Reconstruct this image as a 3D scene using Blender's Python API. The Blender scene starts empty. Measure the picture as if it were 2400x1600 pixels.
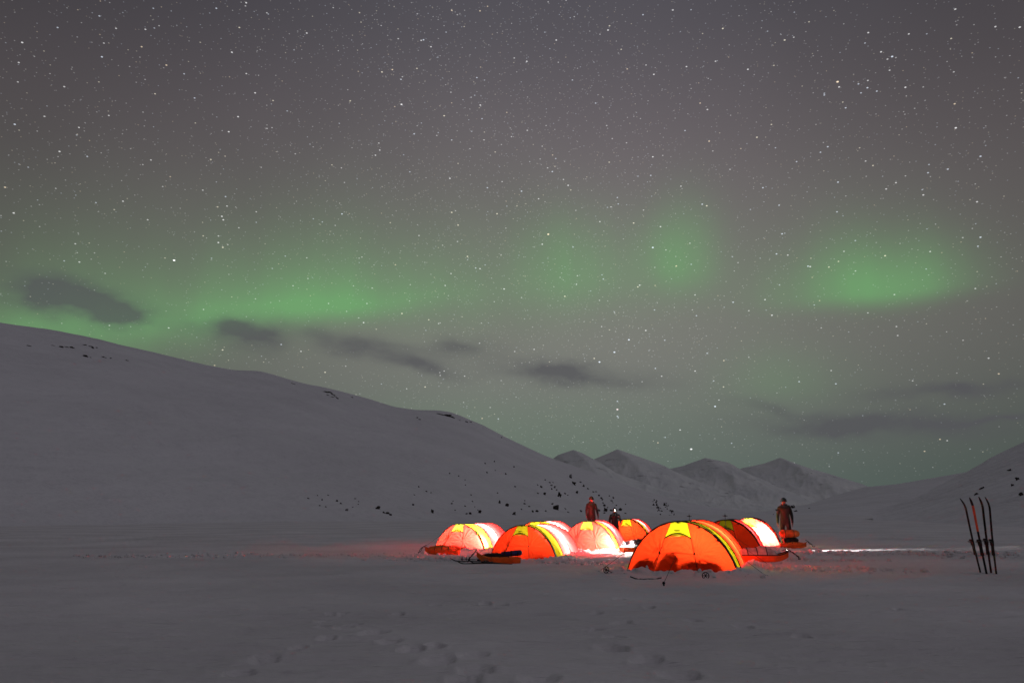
import bpy, bmesh, math, random
import numpy as np
from mathutils import Vector, Matrix

R = math.radians
random.seed(7)
rng = np.random.default_rng(11)
scene = bpy.context.scene
col = scene.collection

# ------------------------------------------------------------------ camera
EYE = 1.31
PITCH = R(12.5)
FPX = 1800.0                      # focal length in photo pixels (2400 wide)
cam = bpy.data.cameras.new('camera')
cam.sensor_width = 36.0
cam.lens = 36.0 * FPX / 2400.0
cam.clip_start = 0.05
cam.clip_end = 90000
camo = bpy.data.objects.new('camera', cam)
camo.location = (0, 0, EYE)
camo.rotation_euler = (R(90) + PITCH, 0, 0)
col.objects.link(camo)
scene.camera = camo

# ------------------------------------------------------------------ render settings
scene.render.engine = 'CYCLES'
cy = scene.cycles
cy.use_denoising = True
cy.denoiser = 'OPENIMAGEDENOISE'
cy.max_bounces = 7
cy.diffuse_bounces = 4
cy.glossy_bounces = 2
cy.transmission_bounces = 4
cy.transparent_max_bounces = 12
cy.caustics_reflective = False
cy.caustics_refractive = False
cy.sample_clamp_indirect = 25
cy.use_adaptive_sampling = False
cy.use_light_tree = True
scene.view_settings.view_transform = 'Standard'
scene.view_settings.look = 'None'
scene.view_settings.exposure = 0.0
scene.view_settings.gamma = 1.0
scene.view_settings.use_curve_mapping = False


def srgb(r, g, b):
    def f(c):
        c /= 255.0
        return c / 12.92 if c <= 0.04045 else ((c + 0.055) / 1.055) ** 2.4
    return (f(r), f(g), f(b))


def ray(px, py):
    u, v = px - 1200.0, py - 800.0
    d = np.array([u, FPX * math.cos(PITCH) + v * math.sin(PITCH), FPX * math.sin(PITCH) - v * math.cos(PITCH)])
    return d / np.linalg.norm(d)


def azel(px, py):
    d = ray(px, py)
    return math.atan2(d[0], d[1]), math.asin(d[2])


# ------------------------------------------------------------------ world: night sky with aurora
world = bpy.data.worlds.new('World')
scene.world = world
world.use_nodes = True
nt = world.node_tree
nt.nodes.clear()
NN, LK = nt.nodes.new, nt.links.new


def mth(op, a, b=None, c=None):
    n = NN('ShaderNodeMath')
    n.operation = op
    for k, v in enumerate((a, b, c)):
        if v is None:
            continue
        if isinstance(v, (int, float)):
            n.inputs[k].default_value = v
        else:
            LK(v, n.inputs[k])
    return n.outputs[0]


def ramp(fac, stops):
    n = NN('ShaderNodeValToRGB')
    e = n.color_ramp.elements
    while len(e) < len(stops):
        e.new(0.5)
    for el, (p, c) in zip(e, stops):
        el.position = p
        el.color = (*c, 1)
    n.color_ramp.interpolation = 'B_SPLINE' if len(stops) > 3 else 'LINEAR'
    LK(fac, n.inputs[0])
    return n.outputs[0]


def mixc(fac, a, b, blend='MIX'):
    n = NN('ShaderNodeMix')
    n.data_type = 'RGBA'
    n.blend_type = blend
    if isinstance(fac, (int, float)):
        n.inputs[0].default_value = fac
    else:
        LK(fac, n.inputs[0])
    for s, v in ((6, a), (7, b)):
        if isinstance(v, tuple):
            n.inputs[s].default_value = (*v, 1)
        else:
            LK(v, n.inputs[s])
    return n.outputs[2]


tc = NN('ShaderNodeTexCoord')
sep = NN('ShaderNodeSeparateXYZ')
LK(tc.outputs['Generated'], sep.inputs[0])
AZ = mth('ARCTAN2', sep.outputs[0], sep.outputs[1])
EL = mth('ARCSINE', sep.outputs[2])


def noise3(scale, detail, off, stretch=(1, 1, 1)):
    mp = NN('ShaderNodeMapping')
    mp.inputs['Location'].default_value = off
    mp.inputs['Scale'].default_value = stretch
    LK(tc.outputs['Generated'], mp.inputs[0])
    n = NN('ShaderNodeTexNoise')
    n.inputs['Scale'].default_value = scale
    n.inputs['Detail'].default_value = detail
    n.inputs['Roughness'].default_value = 0.5
    LK(mp.outputs[0], n.inputs['Vector'])
    return n.outputs['Color']


def warped(amp, scale, detail, off, stretch=(1, 1, 1)):
    s = NN('ShaderNodeSeparateColor')
    LK(noise3(scale, detail, off, stretch), s.inputs[0])
    a = mth('MULTIPLY_ADD', mth('SUBTRACT', s.outputs[0], 0.5), amp, AZ)
    e = mth('MULTIPLY_ADD', mth('SUBTRACT', s.outputs[1], 0.5), amp * 0.6, EL)
    return a, e


def blob(coord, px, py, sx, sup, sdn, tilt, amp, curtain=False):
    """soft patch of sky centred on a direction; different softness above and below"""
    a0, e0 = azel(px, py)
    k = 1.0 / FPX
    sx, sup, sdn = sx * k, sup * k, sdn * k
    da = mth('SUBTRACT', coord[0], a0)
    de = mth('SUBTRACT', coord[1], e0)
    ct, st = math.cos(R(tilt)), math.sin(R(tilt))
    u = mth('MULTIPLY_ADD', da, ct, mth('MULTIPLY', de, st))
    w = mth('MULTIPLY_ADD', de, ct, mth('MULTIPLY', da, -st))
    u = mth('MULTIPLY', u, 1 / sx)
    wu, wd = mth('MULTIPLY', mth('MAXIMUM', w, 0.0), 1 / sup), mth('MULTIPLY', mth('MINIMUM', w, 0.0), 1 / sdn)
    if curtain:                                    # sharp lower border, long fade upwards
        w2 = mth('ADD', wu, mth('MULTIPLY', wd, wd))
    else:
        w = mth('ADD', wu, wd)
        w2 = mth('MULTIPLY', w, w)
    d2 = mth('MULTIPLY_ADD', u, u, w2)
    return mth('MULTIPLY', mth('POWER', math.e, mth('MULTIPLY', d2, -1.0)), amp)


def addall(lst):
    o = lst[0]
    for x in lst[1:]:
        o = mth('ADD', o, x)
    return o


elf = mth('DIVIDE', EL, math.pi / 2)           # 0 horizon .. 1 zenith
base = ramp(elf, [(0.0, (0.104, 0.140, 0.126)), (0.045, (0.124, 0.152, 0.136)), (0.11, (0.196, 0.197, 0.182)),
                  (0.17, (0.206, 0.192, 0.184)), (0.27, (0.166, 0.142, 0.152)), (0.38, (0.092, 0.086, 0.101)),
                  (0.52, (0.056, 0.057, 0.073)), (1.0, (0.048, 0.050, 0.065))])
fall = mth('POWER', math.e, mth('MULTIPLY', mth('POWER', mth('ABSOLUTE', mth('ADD', AZ, -0.06)), 2.0), -4.2))
fall = mth('MULTIPLY_ADD', fall, 0.56, 0.46)
base = mixc(1.0, base, ramp(fall, [(0.0, (0, 0, 0)), (1.0, (1, 1, 1))]), 'MULTIPLY')
# soft unevenness of the airglow
ng = NN('ShaderNodeSeparateColor')
LK(noise3(2.2, 3, (3, 1, 7)), ng.inputs[0])
gl = mth('MULTIPLY_ADD', mth('SUBTRACT', ng.outputs[0], 0.5), 0.5, 1.0)
base = mixc(1.0, base, ramp(gl, [(0.0, (0, 0, 0)), (1.0, (1, 1, 1))]), 'MULTIPLY')

cA = warped(0.07, 3.2, 2, (5, 2, 1))
aur = addall([
    blob(cA, 770, 704, 210, 80, 32, 8, 0.64, True),
    blob(cA, 450, 752, 330, 80, 34, 9, 0.50, True),
    blob(cA, 80, 800, 300, 85, 70, 8, 0.50, True),
    blob(cA, 1060, 680, 300, 130, 80, 0, 0.20, True),
    blob(cA, 1000, 690, 950, 190, 150, 0, 0.11),
    blob(cA, 1340, 640, 130, 130, 70, 0, 0.34),
    blob(cA, 1470, 650, 120, 120, 70, 0, 0.12),
    blob(cA, 1612, 610, 85, 120, 65, 0, 0.50),
    blob(cA, 2055, 672, 150, 105, 30, 0, 0.66),
    blob(cA, 1960, 660, 240, 120, 60, 0, 0.12, True),
    blob(cA, 1820, 900, 140, 90, 54, 0, 0.16),
    blob(cA, 1150, 1000, 500, 90, 150, 0, 0.09),
])
# faint upright rays in the curtains
rv = NN('ShaderNodeCombineXYZ')
LK(mth('MULTIPLY', AZ, 16.0), rv.inputs[0])
LK(mth('MULTIPLY', EL, 2.2), rv.inputs[1])
rn = NN('ShaderNodeTexNoise')
rn.inputs['Scale'].default_value = 1.0
rn.inputs['Detail'].default_value = 3
LK(rv.outputs[0], rn.inputs['Vector'])
aur = mth('MULTIPLY', aur, mth('MULTIPLY_ADD', mth('SUBTRACT', rn.outputs[0], 0.5), 0.7, 1.0))
aur = mth('MINIMUM', aur, 0.92)
sky = mixc(aur, base, (0.162, 0.375, 0.154))

cC = warped(0.085, 9.0, 5, (1, 4, 2), (1, 1, 1.8))
cl = addall([
    blob(cC, 195, 716, 115, 36, 32, -6, 1.15),
    blob(cC, 300, 738, 75, 20, 18, -14, 0.7),
    blob(cC, 572, 776, 72, 26, 30, -4, 1.1),
    blob(cC, 850, 795, 115, 18, 18, -4, 0.62),
    blob(cC, 950, 842, 105, 22, 18, -10, 0.72),
    blob(cC, 1080, 815, 75, 16, 16, -4, 0.5),
    blob(cC, 1340, 872, 165, 20, 22, -6, 0.85),
    blob(cC, 2060, 1002, 180, 26, 24, -3, 1.15),
    blob(cC, 2230, 915, 135, 14, 14, -2, 0.75),
    blob(cC, 1830, 955, 85, 14, 14, -12, 0.5),
    blob(cC, 2370, 986, 95, 7, 7, 2, 0.65),
])
cw = NN('ShaderNodeSeparateColor')
LK(noise3(22.0, 6, (2, 8, 3), (1, 1, 2.4)), cw.inputs[0])
cl = mth('MULTIPLY', cl, mth('MULTIPLY_ADD', mth('SUBTRACT', cw.outputs[0], 0.42), 2.0, 0.80))
cl = mth('MAXIMUM', mth('MINIMUM', cl, 0.78), 0.0)
sky = mixc(cl, sky, (0.088, 0.087, 0.098))
bg = NN('ShaderNodeBackground')
LK(sky, bg.inputs[0])
bg.inputs[1].default_value = 1.0
out = NN('ShaderNodeOutputWorld')
LK(bg.outputs[0], out.inputs[0])

# a thin, wide moon glow from behind the camera on the right: gives the slopes their faint modelling
moon = bpy.data.lights.new('moonlight', 'SUN')
moon.energy = 0.24
moon.angle = R(45)
moon.color = (0.94, 0.91, 1.0)
mo = bpy.data.objects.new('moonlight', moon)
mo.rotation_euler = Vector((-0.58, 0.24, -0.78)).to_track_quat('-Z', 'Y').to_euler()
col.objects.link(mo)


# ------------------------------------------------------------------ numeric noise
def _hash(ix, iy, seed):
    h = (ix.astype(np.int64) * 374761393 + iy.astype(np.int64) * 668265263 + seed * 974711) & 0xFFFFFFFF
    h = ((h ^ (h >> 13)) * 1274126177) & 0xFFFFFFFF
    h = h ^ (h >> 16)
    return (h & 0xFFFFFF) / float(0xFFFFFF)


def vnoise(x, y, seed=0):
    x = np.asarray(x, float)
    y = np.asarray(y, float)
    ix, iy = np.floor(x), np.floor(y)
    fx, fy = x - ix, y - iy
    fx = fx * fx * fx * (fx * (fx * 6 - 15) + 10)
    fy = fy * fy * fy * (fy * (fy * 6 - 15) + 10)
    ix = ix.astype(np.int64)
    iy = iy.astype(np.int64)
    a, b = _hash(ix, iy, seed), _hash(ix + 1, iy, seed)
    c, d = _hash(ix, iy + 1, seed), _hash(ix + 1, iy + 1, seed)
    return (a * (1 - fx) + b * fx) * (1 - fy) + (c * (1 - fx) + d * fx) * fy * 1.0


def fbm(x, y, octv=4, seed=0, gain=0.5, ridged=False):
    s = 0
    amp = 1.0
    tot = 0
    for k in range(octv):
        c, sn = math.cos(0.6 * k), math.sin(0.6 * k)
        xx, yy = (x * c - y * sn) * 2 ** k + 17.3 * k, (x * sn + y * c) * 2 ** k - 9.1 * k
        n = vnoise(xx, yy, seed + k) * 2 - 1
        if ridged:
            n = 1 - 2 * np.abs(n)
        s = s + amp * n
        tot += amp
        amp *= gain
    return s / tot


def sstep(a, b, x):
    t = np.clip((x - a) / (b - a), 0, 1)
    return t * t * (3 - 2 * t)


# ------------------------------------------------------------------ materials
MATS = {}


def newmat(name):
    m = bpy.data.materials.new(name)
    m.use_nodes = True
    m.node_tree.nodes.clear()
    MATS[name] = m
    return m, m.node_tree.nodes.new, m.node_tree.links.new


def simple(name, colr, rough=0.7, var=0.15, scale=8.0, bump=0.0, bscale=40.0, metal=0.0, spec=0.3):
    m, N, L = newmat(name)
    p = N('ShaderNodeBsdfPrincipled')
    o = N('ShaderNodeOutputMaterial')
    t = N('ShaderNodeTexCoord')
    n = N('ShaderNodeTexNoise')
    n.inputs['Scale'].default_value = scale
    n.inputs['Detail'].default_value = 5
    L(t.outputs['Object'], n.inputs['Vector'])
    r = N('ShaderNodeValToRGB')
    r.color_ramp.elements[0].position = 0.3
    r.color_ramp.elements[1].position = 0.7
    r.color_ramp.elements[0].color = (*[c * (1 - var) for c in colr], 1)
    r.color_ramp.elements[1].color = (*[min(1, c * (1 + var)) for c in colr], 1)
    L(n.outputs[0], r.inputs[0])
    L(r.outputs[0], p.inputs['Base Color'])
    p.inputs['Roughness'].default_value = rough
    p.inputs['Metallic'].default_value = metal
    p.inputs['Specular IOR Level'].default_value = spec
    if bump:
        n2 = N('ShaderNodeTexNoise')
        n2.inputs['Scale'].default_value = bscale
        n2.inputs['Detail'].default_value = 6
        L(t.outputs['Object'], n2.inputs['Vector'])
        b = N('ShaderNodeBump')
        b.inputs['Strength'].default_value = bump
        b.inputs['Distance'].default_value = 0.02
        L(n2.outputs[0], b.inputs['Height'])
        L(b.outputs[0], p.inputs['Normal'])
    L(p.outputs[0], o.inputs[0])
    return m


def snow_mat(name, colr, bump_layers, var=0.06, vscale=0.3):
    m, N, L = newmat(name)
    p = N('ShaderNodeBsdfPrincipled')
    o = N('ShaderNodeOutputMaterial')
    g = N('ShaderNodeNewGeometry')
    n = N('ShaderNodeTexNoise')
    n.inputs['Scale'].default_value = vscale
    n.inputs['Detail'].default_value = 8
    L(g.outputs['Position'], n.inputs['Vector'])
    r = N('ShaderNodeValToRGB')
    r.color_ramp.elements[0].position = 0.3
    r.color_ramp.elements[1].position = 0.7
    r.color_ramp.elements[0].color = (*[c * (1 - var) for c in colr], 1)
    r.color_ramp.elements[1].color = (*[min(0.92, c * (1 + var)) for c in colr], 1)
    L(n.outputs[0], r.inputs[0])
    L(r.outputs[0], p.inputs['Base Color'])
    p.inputs['Roughness'].default_value = 0.75
    p.inputs['Specular IOR Level'].default_value = 0.15
    prev = None
    for (sc, stretch, dist, strength) in bump_layers:
        mp = N('ShaderNodeMapping')
        mp.inputs['Scale'].default_value = stretch
        L(g.outputs['Position'], mp.inputs[0])
        n2 = N('ShaderNodeTexNoise')
        n2.inputs['Scale'].default_value = sc
        n2.inputs['Detail'].default_value = 7
        n2.inputs['Roughness'].default_value = 0.6
        L(mp.outputs[0], n2.inputs['Vector'])
        b = N('ShaderNodeBump')
        b.inputs['Strength'].default_value = strength
        b.inputs['Distance'].default_value = dist
        L(n2.outputs[0], b.inputs['Height'])
        if prev:
            L(prev, b.inputs['Normal'])
        prev = b.outputs[0]
    L(prev, p.inputs['Normal'])
    L(p.outputs[0], o.inputs[0])
    return m


snow_mat('snow_ground', (0.79, 0.765, 0.79), [(1.4, (0.22, 1.4, 1), 0.16, 1.0), (7, (0.3, 1.2, 1), 0.045, 1.0)], 0.13, 0.22)
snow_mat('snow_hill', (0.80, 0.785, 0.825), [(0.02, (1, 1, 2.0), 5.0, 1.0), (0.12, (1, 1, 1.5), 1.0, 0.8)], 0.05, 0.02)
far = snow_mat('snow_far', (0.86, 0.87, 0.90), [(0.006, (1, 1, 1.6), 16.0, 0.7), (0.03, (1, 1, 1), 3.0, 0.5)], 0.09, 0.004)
_n, _l = far.node_tree.nodes, far.node_tree.links
_p = next(n for n in _n if n.type == 'BSDF_PRINCIPLED')
_src = _p.inputs['Base Color'].links[0].from_socket
_g = _n.new('ShaderNodeNewGeometry')
_m = _n.new('ShaderNodeMapping')
_m.inputs['Scale'].default_value = (0.006, 0.006, 0.045)
_l.new(_g.outputs['Position'], _m.inputs[0])
_t = _n.new('ShaderNodeTexNoise')
_t.inputs['Scale'].default_value = 1.0
_t.inputs['Detail'].default_value = 9
_t.inputs['Roughness'].default_value = 0.68
_l.new(_m.outputs[0], _t.inputs['Vector'])
_r = _n.new('ShaderNodeValToRGB')
_r.color_ramp.elements[0].position = 0.60
_r.color_ramp.elements[1].position = 0.72
_l.new(_t.outputs[0], _r.inputs[0])
_x = _n.new('ShaderNodeMix')
_x.data_type = 'RGBA'
_l.new(_r.outputs[0], _x.inputs[0])
_l.new(_src, _x.inputs[6])
_x.inputs[7].default_value = (0.30, 0.29, 0.30, 1)
_l.new(_x.outputs[2], _p.inputs['Base Color'])
simple('rock', (0.055, 0.048, 0.045), 0.95, 0.6, 2.0, 0.8, 4.0, spec=0.05)
simple('black_nylon', (0.012, 0.012, 0.013), 0.7, 0.3, 20)
simple('cord', (0.03, 0.028, 0.025), 0.8, 0.2, 30)
simple('pulk_orange', (0.72, 0.15, 0.02), 0.55, 0.18, 6, 0.15, 30)
simple('pulk_cover', (0.74, 0.17, 0.03), 0.7, 0.22, 9, 0.6, 14)
simple('grey_tarp', (0.34, 0.38, 0.40), 0.5, 0.3, 7, 0.7, 12)
simple('black_bag', (0.014, 0.013, 0.014), 0.75, 0.4, 9, 0.5, 18)
simple('dark_gear', (0.06, 0.03, 0.025), 0.8, 0.3, 7, 0.4, 12)
simple('blue_roll', (0.018, 0.022, 0.12), 0.6, 0.3, 14, 0.4, 20)
simple('pale_trim', (0.35, 0.35, 0.38), 0.6, 0.1, 10)
simple('pole_black', (0.014, 0.014, 0.015), 0.5, 0.2, 20)
simple('pole_grey', (0.12, 0.12, 0.12), 0.4, 0.2, 20, metal=0.5)
simple('ski_dark', (0.020, 0.024, 0.027), 0.6, 0.5, 5, spec=0.06)
simple('ski_red', (0.05, 0.022, 0.020), 0.6, 0.5, 5, spec=0.06)
simple('ski_tent_glow', (0.85, 0.13, 0.045), 0.35, 0.12, 4, spec=0.5)  # orange reflection of the tents' light, put into the ski's colour
simple('jacket_grey', (0.022, 0.045, 0.050), 0.95, 0.25, 6, 0.4, 12, spec=0.0)
simple('jacket_brown', (0.022, 0.045, 0.050), 0.95, 0.25, 6, 0.4, 12, spec=0.0)
simple('trousers', (0.022, 0.045, 0.050), 0.95, 0.25, 6, 0.4, 12, spec=0.0)
simple('boots', (0.012, 0.012, 0.012), 0.6, 0.2, 12)
simple('skin', (0.30, 0.18, 0.14), 0.6, 0.08, 12)
simple('hat_grey', (0.03, 0.06, 0.065), 0.95, 0.2, 30, spec=0.0)
simple('hat_red', (0.03, 0.06, 0.065), 0.95, 0.2, 30, spec=0.0)
simple('eye_dark', (0.01, 0.01, 0.012), 0.3, 0.0, 5)
simple('lantern_metal', (0.05, 0.05, 0.05), 0.4, 0.1, 20, metal=0.6)


def fabric(name, refl, trans, bump=0.5, k=0.68):
    m, N, L = newmat(name)
    o = N('ShaderNodeOutputMaterial')
    t = N('ShaderNodeTexCoord')
    n = N('ShaderNodeTexNoise')
    n.inputs['Scale'].default_value = 2.2
    n.inputs['Detail'].default_value = 6
    n.inputs['Roughness'].default_value = 0.55
    L(t.outputs['Object'], n.inputs['Vector'])
    rr = N('ShaderNodeValToRGB')
    rr.color_ramp.elements[0].position = 0.25
    rr.color_ramp.elements[1].position = 0.75
    rr.color_ramp.elements[0].color = (*[c * 0.86 for c in trans], 1)
    rr.color_ramp.elements[1].color = (*trans, 1)
    L(n.outputs[0], rr.inputs[0])
    mp = N('ShaderNodeMapping')
    mp.inputs['Scale'].default_value = (1.0, 1.0, 2.4)
    L(t.outputs['Object'], mp.inputs[0])
    w = N('ShaderNodeTexNoise')
    w.inputs['Scale'].default_value = 7.0
    w.inputs['Detail'].default_value = 4
    w.inputs['Distortion'].default_value = 0.8
    L(mp.outputs[0], w.inputs['Vector'])
    b = N('ShaderNodeBump')
    b.inputs['Strength'].default_value = bump
    b.inputs['Distance'].default_value = 0.06
    L(w.outputs[0], b.inputs['Height'])
    d = N('ShaderNodeBsdfDiffuse')
    d.inputs[0].default_value = (*refl, 1)
    tr = N('ShaderNodeBsdfTranslucent')
    L(rr.outputs[0], tr.inputs[0])
    L(b.outputs[0], d.inputs['Normal'])
    L(b.outputs[0], tr.inputs['Normal'])
    mx = N('ShaderNodeMixShader')
    mx.inputs[0].default_value = k
    L(d.outputs[0], mx.inputs[1])
    L(tr.outputs[0], mx.inputs[2])
    L(mx.outputs[0], o.inputs[0])
    return m


fabric('fabric_orange', (0.34, 0.05, 0.012), (0.95, 0.0455, 0.0245))
fabric('fabric_red', (0.34, 0.03, 0.012), (0.95, 0.0310, 0.0220))
fabric('fabric_yellow', (0.50, 0.46, 0.03), (0.36, 0.345, 0.022))
fabric('fabric_pale', (0.80, 0.74, 0.20), (0.55, 0.50, 0.15))
fabric('fabric_inner', (0.60, 0.42, 0.26), (0.50, 0.30, 0.16), 0.2, 0.13)


def emit(name, colr, strength):
    m, N, L = newmat(name)
    e = N('ShaderNodeEmission')
    e.inputs[0].default_value = (*colr, 1)
    e.inputs[1].default_value = strength
    o = N('ShaderNodeOutputMaterial')
    L(e.outputs[0], o.inputs[0])
    return m


emit('lamp_glow', (1.0, 0.93, 0.80), 30.0)
emit('headlamp_glow', (1.0, 0.98, 0.95), 40.0)


# ------------------------------------------------------------------ mesh helpers
def mesh_np(name, V, F, smooth=True):
    """V (n,3) array, F (m,4) or (m,3) int array"""
    me = bpy.data.meshes.new(name)
    V = np.ascontiguousarray(V, dtype=np.float32)
    F = np.ascontiguousarray(F, dtype=np.int32)
    k = F.shape[1]
    me.vertices.add(len(V))
    me.vertices.foreach_set('co', V.ravel())
    me.loops.add(F.size)
    me.loops.foreach_set('vertex_index', F.ravel())
    me.polygons.add(len(F))
    me.polygons.foreach_set('loop_start', np.arange(0, F.size, k, dtype=np.int32))
    me.polygons.foreach_set('use_smooth', np.full(len(F), smooth))
    me.update(calc_edges=True)
    me.validate()
    return me


def grid_faces(nr, nc, wrap=False):
    i = np.arange(nr - 1)[:, None]
    j = np.arange(nc if wrap else nc - 1)[None, :]
    jn = (j + 1) % nc
    a = i * nc + j
    b = i * nc + jn
    return np.stack([a, b, b + nc, a + nc], -1).reshape(-1, 4)


def link(name, me, mat=None, parent=None):
    o = bpy.data.objects.new(name, me)
    if mat:
        me.materials.append(MATS[mat])
    col.objects.link(o)
    o.parent = parent
    return o


def tag(o, label, cat, group=None):
    o['label'] = label
    o['category'] = cat
    if group:
        o['group'] = group
    return o


def thing(name, label, cat, loc=(0, 0, 0), rz=0.0, group=None):
    o = bpy.data.objects.new(name, None)
    o.empty_display_size = 0.2
    col.objects.link(o)
    o.location = loc
    o.rotation_euler = (0, 0, rz)
    return tag(o, label, cat, group)


class MB:
    """collects simple shapes into one mesh"""

    def __init__(self):
        self.v, self.f = [], []

    def add(self, V, F):
        n = len(self.v)
        self.v += [tuple(p) for p in V]
        self.f += [tuple(i + n for i in q) for q in F]
        return self

    def tube(self, pts, rad, n=6, cap=True):
        pts = [Vector(p) for p in pts]
        rads = rad if isinstance(rad, (list, tuple)) else [rad] * len(pts)
        V, F = [], []
        up = Vector((0, 0, 1))
        for i, p in enumerate(pts):
            t = (pts[min(i + 1, len(pts) - 1)] - pts[max(i - 1, 0)]).normalized()
            u = up if abs(t.dot(up)) < 0.95 else Vector((1, 0, 0))
            a = t.cross(u).normalized()
            b = t.cross(a).normalized()
            for k in range(n):
                an = 2 * math.pi * k / n
                V.append(p + (a * math.cos(an) + b * math.sin(an)) * rads[i])
        m = len(pts)
        for i in range(m - 1):
            for k in range(n):
                F.append((i * n + k, i * n + (k + 1) % n, (i + 1) * n + (k + 1) % n, (i + 1) * n + k))
        if cap:
            F.append(tuple(reversed(range(n))))
            F.append(tuple(range((m - 1) * n, m * n)))
        return self.add(V, F)

    def box(self, c, s, rot=None):
        V = [Vector((x * s[0] / 2, y * s[1] / 2, z * s[2] / 2)) for x in (-1, 1) for y in (-1, 1) for z in (-1, 1)]
        if rot is not None:
            V = [rot @ v for v in V]
        V = [v + Vector(c) for v in V]
        return self.add(V, [(0, 1, 3, 2), (4, 6, 7, 5), (0, 4, 5, 1), (2, 3, 7, 6), (0, 2, 6, 4), (1, 5, 7, 3)])

    def ball(self, c, s, nu=10, nv=7, nz=0.0, seed=0):
        rd = random.Random(seed)
        V, F = [], []
        for i in range(nv + 1):
            ph = math.pi * i / nv
            for j in range(nu):
                th = 2 * math.pi * j / nu
                k = 1 + nz * (rd.random() - 0.5)
                V.append((c[0] + s[0] * k * math.sin(ph) * math.cos(th), c[1] + s[1] * k * math.sin(ph) * math.sin(th),
                          c[2] + s[2] * k * math.cos(ph)))
        for i in range(nv):
            for j in range(nu):
                F.append((i * nu + j, (i + 1) * nu + j, (i + 1) * nu + (j + 1) % nu, i * nu + (j + 1) % nu))
        return self.add(V, F)

    def grid(self, P):
        nr, nc = len(P), len(P[0])
        return self.add([p for row in P for p in row],
                        [(i * nc + j, i * nc + j + 1, (i + 1) * nc + j + 1, (i + 1) * nc + j) for i in range(nr - 1) for j in range(nc - 1)])

    def mesh(self, name, smooth=True):
        me = bpy.data.meshes.new(name)
        me.from_pydata([tuple(v) for v in self.v], [], self.f)
        me.polygons.foreach_set('use_smooth', [smooth] * len(me.polygons))
        me.update()
        return me

    def build(self, name, mat, parent=None, smooth=True):
        return link(name, self.mesh(name, smooth), mat, parent)


def copy_tree(o, parent=None):
    c = o.copy()
    col.objects.link(c)
    c.parent = parent
    for ch in list(o.children):
        copy_tree(ch, c)
    return c


# ------------------------------------------------------------------ where the ground lies
# ground level at the tents' front hoops (x, y, z), from their apparent height
CTRL = np.array([(-2.6, 33.6, -.34), (-1, 33, -.33), (.4, 26.5, -.26), (1.5, 26.5, -.25), (.9, 32, -.25), (2, 32, -.24), (3.1, 31.7, -.21), (4.3, 31.7, -.19),
                 (5.8, 40, -.23), (6.8, 40, -.23), (4, 17.2, 0), (4.9, 17.2, 0), (3, 17, 0), (7.2, 26.6, -.13), (8.4, 26.6, -.12),
                 (9.4, 31.3, -.10), (10.5, 31.3, -.09), (12, 28.5, -.04), (10, 17, 0), (0, 12, 0), (0, 18, -.06), (-8, 20, -.15), (8, 20, -.02)])


def ground_base(x, y):
    x = np.asarray(x, float)
    y = np.asarray(y, float)
    den = np.full(np.broadcast(x, y).shape, 0.12)
    num = den * (-0.20 * sstep(9, -6, x) * sstep(12, 30, y))
    for cx, cy_, cz in CTRL:
        w = np.exp(-((x - cx) ** 2 + (y - cy_) ** 2) / (2 * 2.6 ** 2))
        num = num + w * cz
        den = den + w
    g = num / den
    # a low drift behind the camp
    g = g + 0.42 * np.exp(-(((x - 3.85) / 0.8) ** 2 + ((y - 37.6) / 0.6) ** 2))
    return g


def at(px, py, dz=0.0):
    d = ray(px, py)
    z = 0.0
    for _ in range(30):
        t = (z + dz - EYE) / d[2]
        z = 0.6 * float(ground_base(d[0] * t, d[1] * t)) + 0.4 * z
    return Vector((d[0] * t, d[1] * t, float(ground_base(d[0] * t, d[1] * t))))


def on_ray(px, py, dist):
    d = ray(px, py)
    t = dist / d[1]
    return Vector((d[0] * t, dist, EYE + d[2] * t))


def gz(x, y):
    return float(ground_base(x, y))


# ------------------------------------------------------------------ tents: where they stand
TW, TH, TL, TF, TR = 1.13, 1.17, 3.2, 0.85, 0.75      # half width, height, tunnel length, front and rear reach
A0 = R(17)
# right foot of front hoop in the photo, hoop distance, axis azimuth, length factor
WARM, COOL = (1.0, 0.92, 0.28), (1.0, 1.0, 1.28)
SXZ = {'t1': (1.0, 0.95), 't2': (1.02, 0.95), 't6': (1.06, 0.95)}      # small differences in how the tents are pitched: width, height
TENTS = [
    # key, photo column of the right hoop foot, hoop distance, axis azimuth, length, lamps [(x, y, z, W, colour)]
    ('t1', 1135, 33.6, 18.0, 1.15, [(0.93, 0.34, 0.24, 620, COOL), (0.60, 1.75, 0.74, 2300, COOL)]),
    ('t2', 1303, 26.5, 17.2, 1.12, [(0.62, 1.95, 0.78, 3000, COOL), (0.25, 0.20, 0.30, 40, WARM)]),
    ('t3', 1319, 32.0, 16.8, 1.08, [(0.50, 1.9, 0.84, 2900, COOL), (0.0, 0.2, 0.5, 180, WARM)]),
    ('t4', 1444, 31.7, 15.6, 1.00, [(0.93, 0.12, 0.24, 720, COOL), (0.5, 2.2, 0.8, 800, COOL)]),
    ('t5', 1524, 40.0, 16.5, 0.90, [(0.0, 0.25, 0.4, 90, WARM), (0.4, 2.0, 0.8, 400, COOL)]),
    ('t6', 1726, 17.25, 19.8, 1.25, [(0.22, 0.15, 0.26, 104, WARM), (0.45, 2.2, 0.5, 360, WARM)]),
    ('t7', 1787, 26.6, 19.2, 0.95, [(0.0, 0.3, 0.4, 6, WARM), (0.5, 2.0, 0.6, 110, COOL)]),
    ('t8', 1831, 31.3, 19.2, 0.85, [(0.40, -0.05, 0.42, 720, COOL), (0.4, 2.0, 0.6, 140, WARM)]),
]
TPOS = {}
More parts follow.
